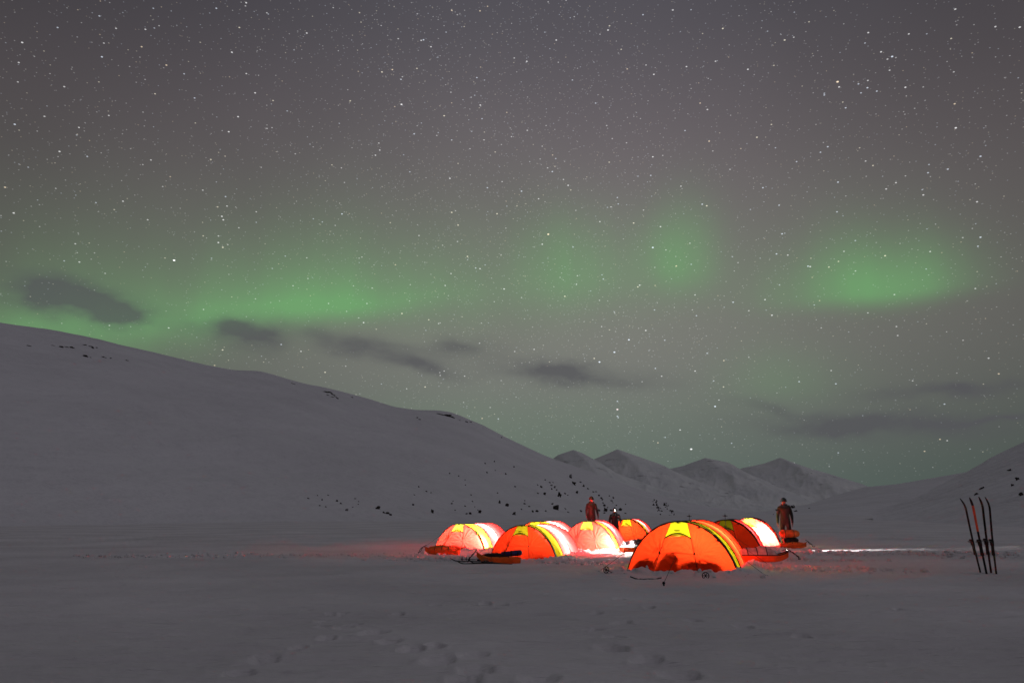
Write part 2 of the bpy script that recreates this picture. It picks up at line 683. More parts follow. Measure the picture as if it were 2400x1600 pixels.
for key, px, dist, az, ln, lamps in TENTS:
    a = R(az)
    rt = Vector((math.cos(a), -math.sin(a), 0))
    rx = (px - 1200.0) / FPX                       # lateral slope at ground rows (close to the pitch-corrected value)
    d = ray(px, 1290)
    x = d[0] / d[1] * dist
    c = Vector((x, dist, 0)) - rt * (TW * SXZ.get(key, (1, 1))[0])
    TPOS[key] = (c.x, c.y, gz(c.x, c.y), a, ln)


def tent_local(key, x, y):
    cx, cy_, cz, a, ln = TPOS[key]
    dx, dy = x - cx, y - cy_
    return dx * math.cos(a) - dy * math.sin(a), dx * math.sin(a) + dy * math.cos(a)


def tent_world(key, lx, ly, lz=0.0):
    cx, cy_, cz, a, ln = TPOS[key]
    return Vector((cx + lx * math.cos(a) + ly * math.sin(a), cy_ - lx * math.sin(a) + ly * math.cos(a), cz + lz))


def tent_dist(key, x, y):
    """rough distance outside the tent's footprint (negative inside)"""
    ln = TPOS[key][4]
    lx, ly = tent_local(key, x, y)
    L = TL * ln
    f = np.where(ly < 0, -ly / TF, np.where(ly > L, (ly - L) / TR, 0))
    e = np.sqrt((lx / (TW * SXZ.get(key, (1, 1))[0])) ** 2 + f ** 2)
    return (e - 1) * np.where(f > 0.3, 0.9, TW)


# trampled, churned strips of snow (x0,y0,x1,y1,width)
def P2(px, py):
    p = at(px, py)
    return p.x, p.y


STRIPS = []
for (a, b, w) in [((1740, 1332), (2130, 1340), 0.9), ((1850, 1296), (2380, 1302), 1.6), ((960, 1312), (1130, 1316), 1.5),
                  ((250, 1307), (1000, 1301), 1.6), ((1340, 1318), (1460, 1325), 1.2), ((1780, 1312), (2050, 1316), 0.9)]:
    STRIPS.append((*P2(*a), *P2(*b), w))

FEET = [(620, 1545, 1.0), (797, 1438, .8), (775, 1438, .6), (760, 1453, .8), (755, 1468, .8), (806, 1476, .9), (830, 1464, .7), (764, 1497, .8), (876, 1487, 1.1),
        (915, 1503, 1.1), (929, 1440, .7), (700, 1518, .6), (964, 1522, 1.0), (1020, 1514, .8), (1026, 1546, 1.2), (1110, 1535, 1.1), (1118, 1566, 1.3),
        (1022, 1418, .6), (1080, 1420, .7), (1138, 1414, .7), (1175, 1420, .7), (720, 1430, .6), (1329, 1416, .7), (1397, 1439, .9), (1457, 1458, 1.0), (1396, 1477, 1.0),
        (1441, 1496, 1.0), (1434, 1520, 1.2), (1515, 1545, 1.2), (1595, 1580, 1.4), (1520, 1427, .7), (1627, 1453, 1.0), (1740, 1467, .9), (1780, 1482, .9), (1290, 1392, .7),
        (1450, 1403, .7), (1390, 1424, .6), (1210, 1412, .8), (1265, 1590, 1.3), (1090, 1590, 1.2), (560, 1575, 1.0), (1930, 1390, .7), (2020, 1395, .6), (2110, 1430, .6), (1880, 1500, .8)]
FEET = [(*P2(a, b), c, random.uniform(-0.6, 0.6)) for a, b, c in FEET]


def churn_mask(x, y):
    m = np.zeros(np.shape(x))
    for key in TPOS:
        d = tent_dist(key, x, y)
        m = np.maximum(m, np.exp(-(np.maximum(d - 0.15, 0) / 0.75) ** 2))
    for x0, y0, x1, y1, w in STRIPS:
        dx, dy = x1 - x0, y1 - y0
        t = np.clip(((x - x0) * dx + (y - y0) * dy) / (dx * dx + dy * dy), 0, 1)
        d = np.hypot(x - x0 - t * dx, y - y0 - t * dy)
        m = np.maximum(m, np.exp(-(d / w) ** 2) * 0.9)
    return m


def ground_full(x, y):
    r = np.hypot(x, y)
    z = ground_base(x, y)
    near = 1 - sstep(45, 90, r)
    # wind-packed ripples, long across the view
    z = z + 0.050 * fbm(x * 0.35, y * 0.9, 4, 3) * (0.4 + 0.6 * near)
    z = z + 0.034 * fbm(x * 0.7 + 0.5 * fbm(x * .7, y * .7, 2, 31), y * 4.2, 3, 5, ridged=True) * near
    z = z + 0.25 * fbm(x * 0.02, y * 0.02, 3, 9) * sstep(45, 140, r)
    # churned snow
    m = churn_mask(x, y) * (1 - sstep(40, 52, r))
    blocks = vnoise(x * 3.6, y * 3.0, 21) - 0.5
    fine = fbm(x * 8.0, y * 7.0, 3, 22)
    z = z + m * (0.11 * np.maximum(blocks, 0) + 0.028 * fine + 0.02 * fbm(x * 2, y * 2, 2, 4))
    # snow shovelled on to the tents' valances
    for key in TPOS:
        d = tent_dist(key, x, y)
        lump = 0.45 + 0.9 * vnoise(x * 3.2, y * 3.2, 40) + 0.45 * fbm(x * 9, y * 9, 2, 41)
        bank = 0.085 * np.exp(-((d - 0.13) / np.where(d > 0.13, 0.30, 0.16)) ** 2) * np.maximum(lump, 0.05)
        z = np.where(d < -0.12, np.minimum(z, TPOS[key][2] + 0.02), z + bank)
    # footprints
    for fx, fy, s, a in FEET:
        sel = (np.abs(x - fx) < 0.7) & (np.abs(y - fy) < 0.7)
        if not sel.any():
            continue
        dx, dy = x[sel] - fx, y[sel] - fy
        u = dx * math.cos(a) + dy * math.sin(a)
        v = -dx * math.sin(a) + dy * math.cos(a)
        e = np.sqrt((u / (0.125 * s)) ** 2 + (v / (0.18 * s)) ** 2)
        z[sel] += -0.050 * (1 - sstep(0.5, 1.15, e + 0.25 * fbm(dx * 9, dy * 9, 2, int(abs(fx) * 100)))) + 0.006 * np.exp(-((e - 1.25) / 0.22) ** 2)
    return z


az_dense = np.linspace(-R(38), R(38), 1150)
az_side = np.linspace(R(38), R(322), 90)[1:-1]
AZG = np.concatenate([az_dense, az_side])
rr = [0.35, 0.8, 1.4, 2.0, 2.6, 3.2, 3.8, 4.4, 5.0]
while rr[-1] < 8:
    rr.append(rr[-1] * 1.009)
while rr[-1] < 44:
    rr.append(rr[-1] * 1.0037)
while rr[-1] < 150:
    rr.append(rr[-1] * 1.02)
while rr[-1] < 30000:
    rr.append(rr[-1] * 1.16)
RG = np.array(rr)
AA, RRR = np.meshgrid(AZG, RG)
GX, GY = RRR * np.sin(AA), RRR * np.cos(AA)
GZ = ground_full(GX, GY)
ground = link('ground', mesh_np('ground', np.stack([GX, GY, GZ], -1).reshape(-1, 3), grid_faces(len(RG), len(AZG), True)), 'snow_ground')
ground['kind'] = 'structure'
gidx = None


def gfull(x, y):
    return float(ground_full(np.array([x], float), np.array([y], float))[0])


# ------------------------------------------------------------------ hills
def skyline(pts):
    ae = sorted(azel(*p) for p in pts)
    return np.array([a for a, e in ae]), np.array([e for a, e in ae])


def interp_smooth(a, xs, ys):
    return np.interp(a, xs, ys)


class Hill:
    def __init__(self, name, pts, rf_pts, rc_pts, a_lo, a_hi, na, nt, power, rough, seed, mat, k_shift=0.0, back=0.5, gully=0.0, foot_z=-0.6):
        self.xs, self.ys = skyline(pts)
        self.rf = rf_pts
        self.rc = rc_pts
        self.power, self.rough, self.seed, self.k, self.gully, self.foot_z = power, rough, seed, k_shift, gully, foot_z
        self.tab = np.linspace(self.xs[0], self.xs[-1], 3000)
        step = self.tab[1] - self.tab[0]
        raw = np.interp(self.tab, self.xs, self.ys)

        def blur(sig):
            m = int(sig * 3 / step)
            kx = np.exp(-0.5 * (np.arange(-m, m + 1) * step / sig) ** 2)
            return np.convolve(np.pad(raw, m, mode='edge'), kx / kx.sum(), 'valid')
        self.soft = blur(R(2.4))
        self.mid = blur(R(0.04))
        az = np.linspace(a_lo, a_hi, na)
        t = np.concatenate([np.linspace(0, 1, nt), 1 + np.linspace(0, back, max(6, nt // 6))[1:]])
        A, T = np.meshgrid(az, t)
        r, z = self.surf(A, T)
        V = np.stack([r * np.sin(A), r * np.cos(A), z], -1).reshape(-1, 3)
        self.ob = link(name, mesh_np(name, V, grid_faces(len(t), na)), mat)
        self.ob['kind'] = 'structure'

    def surf(self, A, T):
        rf = np.interp(A, [R(p[0]) for p in self.rf], [p[1] for p in self.rf])
        rc = np.interp(A, [R(p[0]) for p in self.rc], [p[1] for p in self.rc])
        r = rf + (rc - rf) * T
        q = A + self.k * (1 - np.minimum(T, 1))
        fine = np.interp(q, self.xs, self.ys)
        soft = np.interp(q, self.tab, self.soft)
        mid = np.interp(q, self.tab, self.mid)
        b = sstep(0.80, 0.99, T)
        el = np.where(self.k != 0, mid, fine * b + soft * (1 - b))
        # smooth out the corners of the traced outline a little
        H = np.tan(el) * rc + EYE
        t1 = np.minimum(T, 1)
        s = t1 ** self.power
        if self.k == 0:
            s = s * (1 - 0.10 * t1 ** 8) / 0.90               # rounded crest
        z = self.foot_z + (H - self.foot_z) * s
        z = z - np.maximum(T - 1, 0) ** 1.3 * (rc - rf) * 0.5
        X, Y = r * np.sin(A), r * np.cos(A)
        sc = self.rough[0]
        env = np.clip(T * 6, 0, 1)
        z = z + env * self.rough[1] * fbm(X / sc, Y / sc, 5, self.seed) * np.where(T > 0.93, 0.35, 1)
        if self.gully:
            z = z + env * self.gully * (fbm(A * 38, r / sc * 0.8, 4, self.seed + 50, ridged=True) - 0.3) * np.sin(np.pi * np.clip(T, 0, 1)) ** 0.7
        return r, z

    def hit(self, px, py):
        d = ray(px, py)
        a = math.atan2(d[0], d[1])
        T = np.linspace(0.0, 1.06, 1400)
        r, z = self.surf(np.full_like(T, a), T)
        zr = EYE + d[2] / math.hypot(d[0], d[1]) * r
        k = np.argmax(z >= zr)
        if z[k] < zr[k]:
            return None
        return Vector((r[k] * math.sin(a), r[k] * math.cos(a), z[k])), r[k]


LEFT_SKY = [(-700, 640), (-300, 700), (0, 764), (100, 779), (194, 795), (280, 813), (347, 828), (400, 841), (459, 856), (520, 868), (551, 874), (585, 874), (612, 876), (660, 888), (714, 904),
            (760, 915), (816, 928), (877, 947), (920, 960), (943, 965), (985, 966), (1031, 966), (1060, 971), (1082, 978), (1133, 998), (1194, 1030), (1245, 1055), (1291, 1077), (1331, 1091),
            (1386, 1107), (1423, 1120), (1496, 1146), (1560, 1164), (1620, 1184), (1690, 1197), (1760, 1200)]
hill_left = Hill('hill_left', LEFT_SKY, [(-70, 75), (-34, 92), (-10, 118), (2, 150), (9, 230), (18, 420)],
                 [(-70, 420), (-34, 520), (-10, 640), (2, 720), (9, 800), (18, 900)], R(-75), R(16.5), 640, 110, 1.22,
                 (60.0, 2.2), 61, 'snow_hill', foot_z=-0.9)
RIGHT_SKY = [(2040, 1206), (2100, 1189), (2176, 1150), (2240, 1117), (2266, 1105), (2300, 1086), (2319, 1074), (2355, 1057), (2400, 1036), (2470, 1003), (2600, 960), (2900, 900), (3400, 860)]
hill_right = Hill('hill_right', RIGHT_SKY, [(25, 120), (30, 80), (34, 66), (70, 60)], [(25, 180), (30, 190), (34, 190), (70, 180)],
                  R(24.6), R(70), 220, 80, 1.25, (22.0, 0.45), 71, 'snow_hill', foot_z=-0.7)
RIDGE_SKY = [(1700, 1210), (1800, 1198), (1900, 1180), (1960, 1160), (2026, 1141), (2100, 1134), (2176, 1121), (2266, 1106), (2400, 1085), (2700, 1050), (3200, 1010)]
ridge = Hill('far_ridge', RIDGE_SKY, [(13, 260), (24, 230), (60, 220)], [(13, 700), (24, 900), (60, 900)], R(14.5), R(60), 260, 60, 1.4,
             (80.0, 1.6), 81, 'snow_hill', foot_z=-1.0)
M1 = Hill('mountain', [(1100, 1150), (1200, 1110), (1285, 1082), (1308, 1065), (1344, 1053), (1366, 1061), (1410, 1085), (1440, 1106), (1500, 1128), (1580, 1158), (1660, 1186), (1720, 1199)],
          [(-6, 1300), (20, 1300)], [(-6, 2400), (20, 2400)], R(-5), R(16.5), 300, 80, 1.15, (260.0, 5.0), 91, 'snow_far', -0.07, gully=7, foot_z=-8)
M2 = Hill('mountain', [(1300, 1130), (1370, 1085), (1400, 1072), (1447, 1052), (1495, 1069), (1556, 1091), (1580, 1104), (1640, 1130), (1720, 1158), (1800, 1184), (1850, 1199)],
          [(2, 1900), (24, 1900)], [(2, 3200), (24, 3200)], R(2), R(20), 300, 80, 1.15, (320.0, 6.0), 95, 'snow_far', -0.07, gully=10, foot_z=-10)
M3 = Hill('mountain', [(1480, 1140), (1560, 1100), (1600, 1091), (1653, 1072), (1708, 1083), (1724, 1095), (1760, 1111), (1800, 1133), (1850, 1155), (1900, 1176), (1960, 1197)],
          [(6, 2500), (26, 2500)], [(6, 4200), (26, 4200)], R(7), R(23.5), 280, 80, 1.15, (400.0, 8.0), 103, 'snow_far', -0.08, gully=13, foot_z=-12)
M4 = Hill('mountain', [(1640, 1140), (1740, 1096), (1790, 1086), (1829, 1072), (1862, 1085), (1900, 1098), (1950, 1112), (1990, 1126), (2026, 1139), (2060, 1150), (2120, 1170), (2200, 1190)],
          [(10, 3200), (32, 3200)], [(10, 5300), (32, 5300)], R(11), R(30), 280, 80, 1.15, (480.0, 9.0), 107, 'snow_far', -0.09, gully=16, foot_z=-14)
# a farther chain closes the view behind the gaps, low above the plain
BACKPTS = [(-1500, 1040), (-400, 1090), (600, 1120), (1300, 1085), (1400, 1074), (1520, 1096), (1560, 1104), (1600, 1100), (1740, 1102), (1800, 1092), (1900, 1120), (2030, 1150), (2300, 1150), (2700, 1110), (3400, 1100)]
# ------------------------------------------------------------------ rocks
ROCK_MESH = []
for k in range(7):
    bm = bmesh.new()
    rd = random.Random(100 + k)
    for c in range(5):
        sc_ = rd.uniform(0.35, 0.75)
        bmesh.ops.create_icosphere(bm, subdivisions=1, radius=sc_,
                                   matrix=Matrix.Translation((rd.uniform(-0.75, 0.75), rd.uniform(-0.4, 0.4), rd.uniform(-0.7, 0.8))))
    offs = [Vector((rd.uniform(-1, 1), rd.uniform(-1, 1), rd.uniform(-1, 1))).normalized() for _ in range(7)]
    cuts = [rd.uniform(0.45, 0.85) for _ in range(7)]
    for v in bm.verts:
        for o_, c_ in zip(offs, cuts):
            dd = v.co.dot(o_) - c_
            if dd > 0:
                v.co -= o_ * dd
        v.co *= rd.uniform(0.75, 1.25)
    me = bpy.data.meshes.new('rock')
    bm.to_mesh(me)
    bm.free()
    me.materials.append(MATS['rock'])
    ROCK_MESH.append(me)


def rock(hill, px, py, wpx, hpx, label, group, lean=0.0):
    h = hill.hit(px, py)
    if h is None:
        return
    p, r = h
    w = 1.22 * wpx * r / 1850.0 / 2
    hh = 1.22 * hpx * r / 1850.0 / 2
    o = bpy.data.objects.new('rock', random.choice(ROCK_MESH))
    o.location = p + Vector((0, 0, hh * 0.15))
    o.scale = (w * 1.15, w * random.uniform(0.7, 1.1), hh * 1.2)
    o.rotation_euler = (random.uniform(-.2, .2), lean + random.uniform(-.25, .25), random.uniform(-.5, .5))
    col.objects.link(o)
    tag(o, label, 'rock', group)


LOWL = 'dark rock poking through the snow at the foot of the left hill'
LOWG = 'rocks at the foot of the left hill'
for (x, y, w, h) in [(722, 1168, 5, 3), (744, 1161, 2.5, 2.5), (755, 1172, 4, 3.5), (769, 1161, 4, 2.5), (763, 1188, 4, 3), (749, 1185, 3, 2.5), (790, 1175, 4, 3.5), (799, 1181, 4, 3),
                     (827, 1189, 3.5, 3), (833, 1169, 5, 2.5), (840, 1176, 2.5, 2.5), (840, 1182, 2.5, 2.5),
                     (969, 1184, 5, 4), (999, 1152, 4, 4), (981, 1141, 3.5, 4), (971, 1160, 4, 2.5), (1010, 1155, 3, 2.5), (1059, 1181, 4, 5),
                     (1067, 1196, 3, 2.5), (1090, 1187, 4, 4), (1107, 1175, 4, 3), (1094, 1205, 4, 5), (1062, 1175, 2.5, 3), (1113, 1188, 3, 2.5), (1120, 1196, 3.5, 3),
                     (1229, 1181, 4, 4), (1240, 1187, 4, 2.5), (1222, 1194, 4, 4), (1230, 1174, 3, 3), (1249, 1200, 5, 6), (1258, 1199, 5, 6), (1279, 1198, 4, 3)]:
    rock(hill_left, x, y, w * 1.15, h * 1.2, LOWL, LOWG, 0.3)
MIDL = 'small dark rock dotting the snowy slope above the tents'
MIDG = 'small rocks on the slope above the tents'
for (x, y, w, h) in [(1137, 1087, 3, 4), (1141, 1108, 4, 5), (1159, 1082, 3, 3), (1185, 1112, 4, 5), (1161, 1103, 3, 2.5), (1205, 1095, 3, 4), (1091, 1137, 3, 4), (1054, 1110, 3, 3), (1075, 1116, 3, 3),
                     (1090, 1125, 2.5, 3), (1104, 1161, 3, 4), (1208, 1141, 5, 3), (1166, 1156, 3, 3), (1260, 1137, 4, 4), (1292, 1138, 5, 4), (1278, 1125, 4, 4), (1268, 1142, 5, 7), (1261, 1157, 4, 4),
                     (1277, 1159, 6, 7), (1324, 1157, 4, 5), (1300, 1143, 4, 6), (1288, 1131, 4, 3), (1305, 1149, 4, 5), (1353, 1156, 6, 7), (1368, 1140, 4, 5), (1331, 1161, 3, 4), (1378, 1146, 4, 3),
                     (1390, 1153, 4, 3), (1360, 1130, 4, 3), (1296, 1131, 3, 3), (1362, 1199, 6, 5), (1332, 1201, 5, 3), (1293, 1147, 3, 4), (1404, 1197, 5, 7), (1325, 1193, 4, 3)]:
    rock(hill_left, x, y, w * 1.1, h * 1.1, MIDL, MIDG, 0.4)
CHL = 'rock in the broken dark line running down the slope behind the tents'
CHG = 'broken line of rocks down the slope'
for (x, y, w, h) in [(1397, 1153, 5, 3), (1404, 1162, 5, 4), (1409, 1168, 5, 6), (1411, 1172, 4, 6), (1413, 1179, 4, 5), (1416, 1186, 5, 8), (1417, 1192, 4, 6), (1420, 1198, 9, 9), (1417, 1203, 5, 6),
                     (1437, 1168, 4, 6), (1433, 1174, 5, 4), (1428, 1162, 3, 3), (1436, 1178, 3, 3), (1445, 1185, 4, 5), (1440, 1191, 3, 4), (1453, 1196, 6, 10), (1432, 1197, 6, 6), (1466, 1203, 5, 3),
                     (1450, 1206, 3, 3), (1466, 1182, 3, 3), (1424, 1190, 3, 4)]:
    rock(hill_left, x, y, w, h, CHL, CHG, 0.5)
SPL = 'rock in the two speckled streaks where the left hill meets the plain'
SPG = 'speckled rock streaks at the end of the left hill'
for k in range(46):
    if k % 2:
        t = random.random()
        x, y = 1534 + 16 * t + random.gauss(0, 3), 1172 + 34 * t + random.gauss(0, 3)
    else:
        t = random.random()
        x, y = 1556 + 20 * t + random.gauss(0, 4), 1178 + 30 * t + random.gauss(0, 3)
    rock(hill_left, x, y, random.uniform(2.0, 4.5), random.uniform(2.0, 5), SPL, SPG, 0.5)
for (x, y, w, h, l) in [(887, 1193, 11, 13, 'largest pointed dark rock at the left hill foot, highest of its row'),
                        (899, 1202, 7, 6, 'small rock directly right of the large pointed rock at the hill foot'),
                        (908, 1204, 8, 7, 'middle small rock in the row trailing right of the pointed rock'),
                        (915, 1207, 6, 6, 'last small rock of the row trailing right of the pointed rock'),
                        (813, 1196, 7, 6, 'single dark rock left of the large pointed rock at the hill foot'),
                        (1014, 1202, 9, 12, 'upright dark rock on the hill foot above the leftmost tent'),
                        (1103, 1205, 7, 7, 'blunt dark rock on the slope just above the leftmost tent roof'),
                        (1125, 1202, 8, 9, 'jagged paired rock on the slope behind the leftmost tent'),
                        (1170, 1179, 5, 13, 'thin upright rock on the slope left of another spiky rock'),
                        (1188, 1186, 7, 11, 'spiky dark rock on the slope above the second tent'),
                        (1205, 1206, 9, 8, 'round dark rock low on the slope behind the second tent'),
                        (1305, 1194, 16, 14, 'broad reddish brown rock lit by the tents, on the slope'),
                        (1295, 1182, 6, 7, 'small rock just above the broad reddish brown rock'),
                        (1311, 1164, 8, 12, 'tall dark rock above the broad reddish brown rock'),
                        (1338, 1120, 6, 12, 'upper of two tall dark rocks high on the right end of the slope'),
                        (1346, 1136, 8, 11, 'lower of two tall dark rocks high on the right end of the slope')]:
    rock(hill_left, x, y, w, h, l, None, 0.3)
    col.objects[-1].pop('group', None)
CRL = 'bare dark stone showing through snow near the crest of the left hill'
CRG = 'bare stones near the crest of the left hill'
for (x, y, w, h) in [(218, 816, 10, 5), (211, 812, 8, 2.5), (226, 815, 6, 2), (168, 815, 12, 3), (158, 814, 9, 2), (142, 813, 14, 2), (124, 810, 9, 1.6), (203, 836, 12, 2.5), (212, 838, 5, 2), (245, 838, 12, 1.8), (259, 840, 5, 2.5), (298, 845, 7, 1.6),
                     (69, 811, 10, 1.5), (195, 808, 12, 1.5), (764, 919, 14, 4), (775, 921, 14, 3.5), (780, 925, 10, 3), (786, 930, 9, 3), (778, 930, 8, 2), (791, 934, 6, 2.5), (768, 926, 6, 2), (825, 931, 8, 2), (1031, 971, 16, 3), (1045, 974, 22, 5), (1060, 978, 14, 3),
                     (977, 979, 8, 2), (983, 983, 6, 2), (1077, 985, 6, 2), (1094, 989, 9, 2), (1103, 989, 6, 2), (1176, 1026, 3, 3), (686, 899, 12, 1.5)]:
    rock(hill_left, x, y, w, h, CRL, CRG, 0.15)
RRL = 'dark rock on the reddish snow slope behind the upright skis'
for (x, y, w, h, l) in [(2290, 1158, 9, 5, 'lower dark rock streak on the right slope behind the ski tips'), (2303, 1144, 12, 4, 'upper dark rock streak on the right slope behind the ski tips'),
                        (2368, 1103, 7, 6, 'highest small rock on the right slope at the picture edge'), (2386, 1124, 6, 7, 'second highest rock on the right slope by the picture edge'),
                        (2373, 1138, 6, 5, 'third rock down on the right slope by the picture edge'), (2396, 1160, 9, 8, 'lowest rock on the right slope cut by the picture edge')]:
    rock(hill_right, x, y, w, h, l, None, -0.5)
RDL = 'dark rock on the low snow rise behind the standing person'
RDG = 'rocks on the low rise behind the standing person'
for (x, y, w, h) in [(1822, 1197, 4, 6), (1831, 1197, 4, 7), (1848, 1189, 6, 8), (1860, 1190, 7, 9), (1866, 1198, 6, 5), (1852, 1204, 9, 5), (1858, 1210, 7, 4), (1874, 1211, 6, 3), (1888, 1212, 3, 2),
                     (1901, 1213, 5, 6), (1922, 1214, 8, 6), (1824, 1208, 4, 3), (1813, 1206, 3, 2), (1897, 1191, 3, 2), (1841, 1203, 5, 4)]:
    rock(ridge, x, y, w, h, RDL, RDG, -0.4)

# ------------------------------------------------------------------ tents


def zprof(x):
    c = np.clip(np.asarray(x) / TW, -1, 1) * math.cos(A0)
    return (np.sqrt(np.maximum(0, 1 - c * c)) - math.sin(A0)) / (1 - math.sin(A0)) * TH


def hoop(th, k=1.0):
    """th 0..pi from right foot over the top to left foot"""
    a = A0 + (math.pi - 2 * A0) * th / math.pi
    return math.cos(a) / math.cos(A0) * TW * k, (math.sin(a) - math.sin(A0)) / (1 - math.sin(A0)) * TH * k


def door_w(s):
    return 0.17 + 0.29 * s ** 0.85


def front_pt(x, s, off=0.0, wr=True):
    zh = float(zprof(x))
    z = zh * (1 - s)
    y = -TF * math.sqrt(max(0.0, 1 - (x / TW) ** 2)) * (s ** 0.92)
    if wr:
        for xk in (-0.36, 0.36):
            dx, dz = x - xk, z - 0.46
            r = math.hypot(dx, dz)
            an = math.atan2(dz, dx)
            y += 0.034 * math.sin(15 * an + xk * 5) * min(1, r / 0.12) * math.exp(-r / 0.4)
    return (x, y - off, z)


BW = 0.98


def make_tent():
    root = bpy.data.objects.new('tent', None)
    col.objects.link(root)
    NS, NU = 34, 34
    # front panels either side of the door
    for sgn in (-1, 1):
        P = []
        for i in range(NS):
            s = i / (NS - 1)
            row = []
            for j in range(NU):
                u = j / (NU - 1)
                u = 1 - (1 - u) ** 1.0
                e = (1 - u) ** 1.6                       # 1 at hoop foot side, 0 at the door
                x = sgn * (door_w(s) + (TW - door_w(s)) * e)
                row.append(front_pt(x, s))
            P.append(row)
        MB().grid(P).build('front_panel', 'fabric_orange', root)
    # door
    def strip(s0, s1, ns, wfun, off=0.0, bul=0.0, nu=20, wr=True):
        P = []
        for i in range(ns):
            q = i / (ns - 1)
            s = s0 + (s1 - s0) * q
            row = []
            for j in range(nu):
                u = -1 + 2 * j / (nu - 1)
                x = u * wfun(s)
                row.append(front_pt(x, s, off + bul * (1 - u * u) * math.sin(math.pi * min(1, q * 1.05)), wr))
            P.append(row)
        return P
    dr = MB().grid(strip(0.275, 1.0, 30, door_w)).build('door', 'fabric_orange', root)
    vt = MB().grid(strip(0.0, 0.275, 14, door_w, 0.0, 0.05, wr=False)).build('vent_hood', 'fabric_yellow', root)
    MB().grid(strip(0.225, 0.285, 5, lambda s: 0.145, 0.022, 0.0, 8, False)).build('vent_mesh', 'fabric_pale', vt)
    lip = []
    for j in range(15):
        u = -1 + 2 * j / 14
        s = 0.215 + 0.075 * u * u
        x = u * door_w(s)
        lip.append(front_pt(x, s, 0.035 + 0.02 * (1 - u * u), False))
    MB().tube(lip, 0.014, 6).build('vent_lip', 'black_nylon', vt)
    MB().box((-0.02, front_pt(0, 0.15)[1] - 0.065, front_pt(0, 0.165)[2]), (0.11, 0.012, 0.022)).build('vent_tab', 'black_nylon', vt)
    # zips along the door and the cross seam
    for sgn in (-1, 1):
        pts = [front_pt(sgn * door_w(s), s, 0.006) for s in np.linspace(0.02, 1, 22)]
        MB().tube(pts, 0.0065, 5).build('zip', 'black_nylon', dr)
        k = front_pt(sgn * door_w(0.56), 0.56, 0.015)
        MB().ball(k, (0.02, 0.012, 0.045), 6, 4).build('zip_toggle', 'black_nylon', dr)
    MB().tube([front_pt(x, 0.58, 0.004) for x in np.linspace(-door_w(.58), door_w(.58), 12)], 0.0035, 4).build('cross_seam', 'fabric_red', dr)
    # tunnel
    def tunnel(y0, y1, sag, ny=9, nth=44):
        P = []
        for i in range(ny):
            q = i / (ny - 1)
            y = y0 + (y1 - y0) * q
            k = 1 - sag * math.sin(math.pi * q)
            P.append([(hoop(math.pi * j / (nth - 1), k)[0], y, hoop(math.pi * j / (nth - 1), k)[1]) for j in range(nth)])
        return P
    MB().grid(tunnel(0, BW, 0.008)).build('hoop_band', 'fabric_yellow', root)
    MB().grid(tunnel(BW, 2.10, 0.022)).build('roof_panel', 'fabric_red', root)
    MB().grid(tunnel(2.10, TL, 0.022)).build('roof_panel', 'fabric_red', root)
    # rear end
    P = []
    for i in range(20):
        s = i / 19
        row = []
        for j in range(40):
            x = -TW * math.cos(math.pi * j / 39)
            row.append((x, TL + TR * math.sqrt(max(0, 1 - (x / TW) ** 2)) * s ** 0.9, float(zprof(x)) * (1 - s)))
        P.append(row)
    MB().grid(P).build('rear_panel', 'fabric_red', root)
    # inner tent wall behind the porch
    P = []
    for i in range(9):
        s = i / 8
        P.append([(-TW * 0.95 * math.cos(math.pi * j / 24), BW + 0.12, float(zprof(TW * math.cos(math.pi * j / 24))) * 0.96 * (1 - s)) for j in range(25)])
    MB().grid(P).build('inner_wall', 'fabric_inner', root)
    # pole sleeves and seams
    for y, rad, nm in ((0.0, 0.021, 'pole_sleeve'), (BW, 0.014, 'pole_sleeve'), (2.10, 0.014, 'pole_sleeve'), (TL, 0.014, 'pole_sleeve')):
        pts = []
        for j in range(41):
            x, z = hoop(math.pi * j / 40)
            pts.append((x * 1.006, y, z * 1.006))
        MB().tube(pts, rad, 6).build(nm, 'black_nylon', root)
    # rolled vent cover hanging loose along the right of the band
    rd = random.Random(3)
    P = []
    for j in range(40):
        q = j / 39
        th = R(3) + R(80) * q
        yc = 0.07 + 0.40 * max(0, q - 0.35) ** 1.2
        w = 0.030 + 0.050 * rd.random() * (1 - 0.5 * q)
        row = []
        for e in (-1, 0, 1):
            x, z = hoop(th, 1.016 + (0.018 if e == 0 else 0))
            row.append((x, yc + w * e * (0.9 if e < 0 else 1) + 0.012 * rd.uniform(-1, 1), z))
        P.append(row)
    MB().grid(P).build('vent_cover', 'black_nylon', root)
    for q in (0.22, 0.36, 0.5):
        x, z = hoop(math.pi * q, 0.985)
        MB().box((x - 0.01, -0.035, z - 0.02), (0.07, 0.015, 0.055), Matrix.Rotation(math.pi * q - 1.2, 3, 'Y')).build('clip', 'black_nylon', root)
    # guy lines
    for y in (0.0, 2.10, TL):
        for sgn in (-1, 1):
            x, z = hoop(math.pi * (0.22 if sgn > 0 else 0.78))
            MB().tube([(x, y, z), (sgn * (TW + 0.55), y + (0.2 if y > 0 else -0.25), 0.03)], 0.004, 4).build('guy_line', 'cord', root)
    return root


